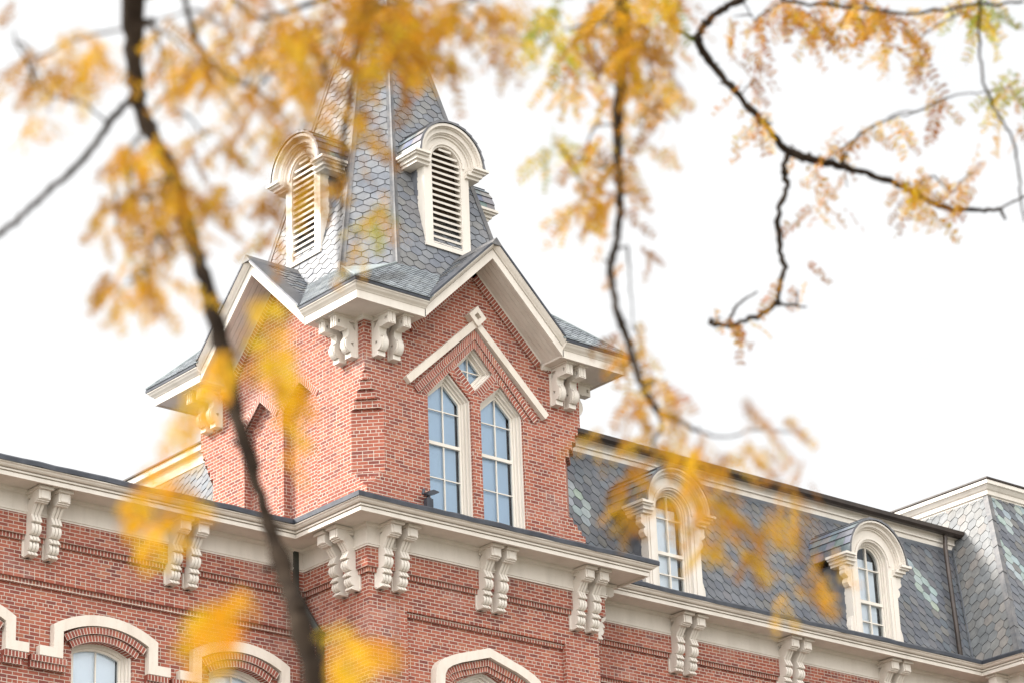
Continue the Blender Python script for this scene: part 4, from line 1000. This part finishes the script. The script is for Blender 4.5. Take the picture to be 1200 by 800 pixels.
for (u, v, su, sv, n, p) in [(770, 470, 26, 40, 5, GOLD), (795, 505, 40, 26, 6, GOLD), (760, 525, 40, 30, 6, GOLD), (730, 555, 36, 40, 7, GOLD), (700, 515, 20, 12, 2, RUST), (835, 535, 40, 30, 5, RUST), (800, 545, 40, 40, 8, YEL), (845, 575, 40, 50, 9, GOLD), (815, 600, 40, 40, 8, YEL), (855, 620, 40, 40, 8, GOLD),
                             (905, 600, 50, 40, 8, YEL), (890, 650, 40, 50, 7, GOLD), (920, 690, 26, 50, 4, YEL), (940, 610, 30, 40, 5, GOLD), (960, 670, 16, 50, 3, YEL), (830, 650, 30, 60, 4, YEL), (790, 590, 26, 40, 4, GOLD), (870, 560, 26, 26, 3, GOLD), (735, 600, 20, 30, 2, GOLD), (905, 512, 30, 16, 2, RUST), (872, 480, 16, 20, 2, RUST), (885, 530, 30, 20, 4, RUST), (925, 545, 30, 26, 4, RUST)]:
    c.cluster(u, v, su*.8, sv*.8, n*.62, rng.uniform(6.6, 7.6), p, .08, .13, .3)
c.done()
h4 = at(870, -150, 13.0)
d_ = Limb(T2, [f2, f2.lerp(h4, .5)+Vector((0, 0, .6)), h4, at(880, -20, 13.0), at(845, 12, 13.0), at(822, 35, 13.0), at(818, 50, 13.0), at(838, 80, 13.1), at(870, 118, 13.1), at(900, 150, 13.2), at(922, 176, 13.3), at(955, 188, 13.3), at(985, 195, 13.4), at(1020, 205, 13.5), at(1055, 218, 13.5), at(1082, 232, 13.6), at(1105, 243, 13.6), at(1150, 247, 13.7), at(1172, 246, 13.7)],
          [0.0600, 0.0500, 0.0300, 0.0188, 0.0158, 0.0158, 0.0207, 0.0168, 0.0158, 0.0158, 0.0207, 0.0188, 0.0158, 0.0139, 0.0139, 0.0139, 0.0118, 0.0099, 0.0079], .006)
d_.twig([at(818, 48, 13), at(806, 42, 12.9), at(790, 30, 12.8), at(780, 0, 12.8)], .013, .008)
d_.twig([at(924, 178, 13.3), at(919, 200, 13.3), at(922, 215, 13.3), at(914, 245, 13.3), at(914, 290, 13.3), at(919, 318, 13.3), at(912, 340, 13.2), at(908, 356, 13.2), at(893, 368, 13.1), at(862, 379, 13.0), at(838, 382, 13.0), at(831, 374, 13.0)], .015, .010, .010)
d_.twig([at(908, 356, 13.2), at(925, 358, 13.2), at(945, 360, 13.2)], .009, .004, .006); d_.twig([at(853, 378, 13.0), at(862, 360, 13), at(875, 350, 13), at(888, 342, 13)], .008, .004, .006)
d_.twig([at(1172, 246, 13.7), at(1178, 257, 13.7)], .009, .007); d_.twig([at(1170, 246, 13.7), at(1188, 236, 13.7), at(1215, 225, 13.8)], .006, .004)
d_.twig([at(985, 195, 13.4), at(1005, 160, 13.6), at(1035, 142, 13.8), at(1075, 132, 14), at(1110, 118, 14)], .006, .002, .006)
d_.twig([at(1150, -30, 12.5), at(1148, 40, 12.5), at(1152, 90, 12.5), at(1165, 128, 12.6), at(1183, 155, 12.6), at(1192, 190, 12.7), at(1196, 228, 12.7), at(1200, 260, 12.7)], .007, .004, .006)
d_.twig([at(880, -20, 13), at(930, 2, 13), at(990, 8, 12.9), at(1060, 15, 12.8), at(1130, 8, 12.8), at(1200, 2, 12.8)], .009, .006, .008)
for (u, v, su, sv, n, p) in [(885, 45, 20, 40, 3, RUST), (915, 15, 40, 25, 8, RUST), (950, 20, 40, 30, 10, RUST), (1000, 15, 40, 25, 12, RUST), (1030, 30, 40, 35, 14, RUST), (1055, 40, 26, 30, 9, RUST), (1080, 75, 12, 20, 3, RUST), (900, 150, 20, 30, 3, RUST), (885, 110, 12, 30, 2, RUST), (940, 205, 24, 30, 4, RUST),
                             (988, 185, 20, 24, 4, RUST), (993, 235, 5, 30, 1, RUST), (1075, 230, 24, 24, 6, GOLD), (1070, 262, 14, 26, 4, GOLD), (1095, 215, 14, 20, 3, RUST), (1115, 235, 14, 14, 2, RUST), (1008, 166, 12, 12, 2, RUST), (1040, 145, 14, 12, 2, RUST), (1088, 130, 14, 12, 2, RUST), (1184, 112, 14, 20, 6, GRN), (1190, 125, 14, 20, 4, GOLD), (1160, 10, 40, 20, 8, GRN), (1110, 12, 30, 16, 5, RUST), (1150, 200, 14, 20, 1, RUST), (845, 380, 30, 16, 3, RUST), (935, 350, 14, 20, 2, RUST), (860, 30, 30, 20, 4, GOLD)]:
    d_.cluster(u, v, su, sv, n, 13.2, p, .13, .22, .4)
d_.done()
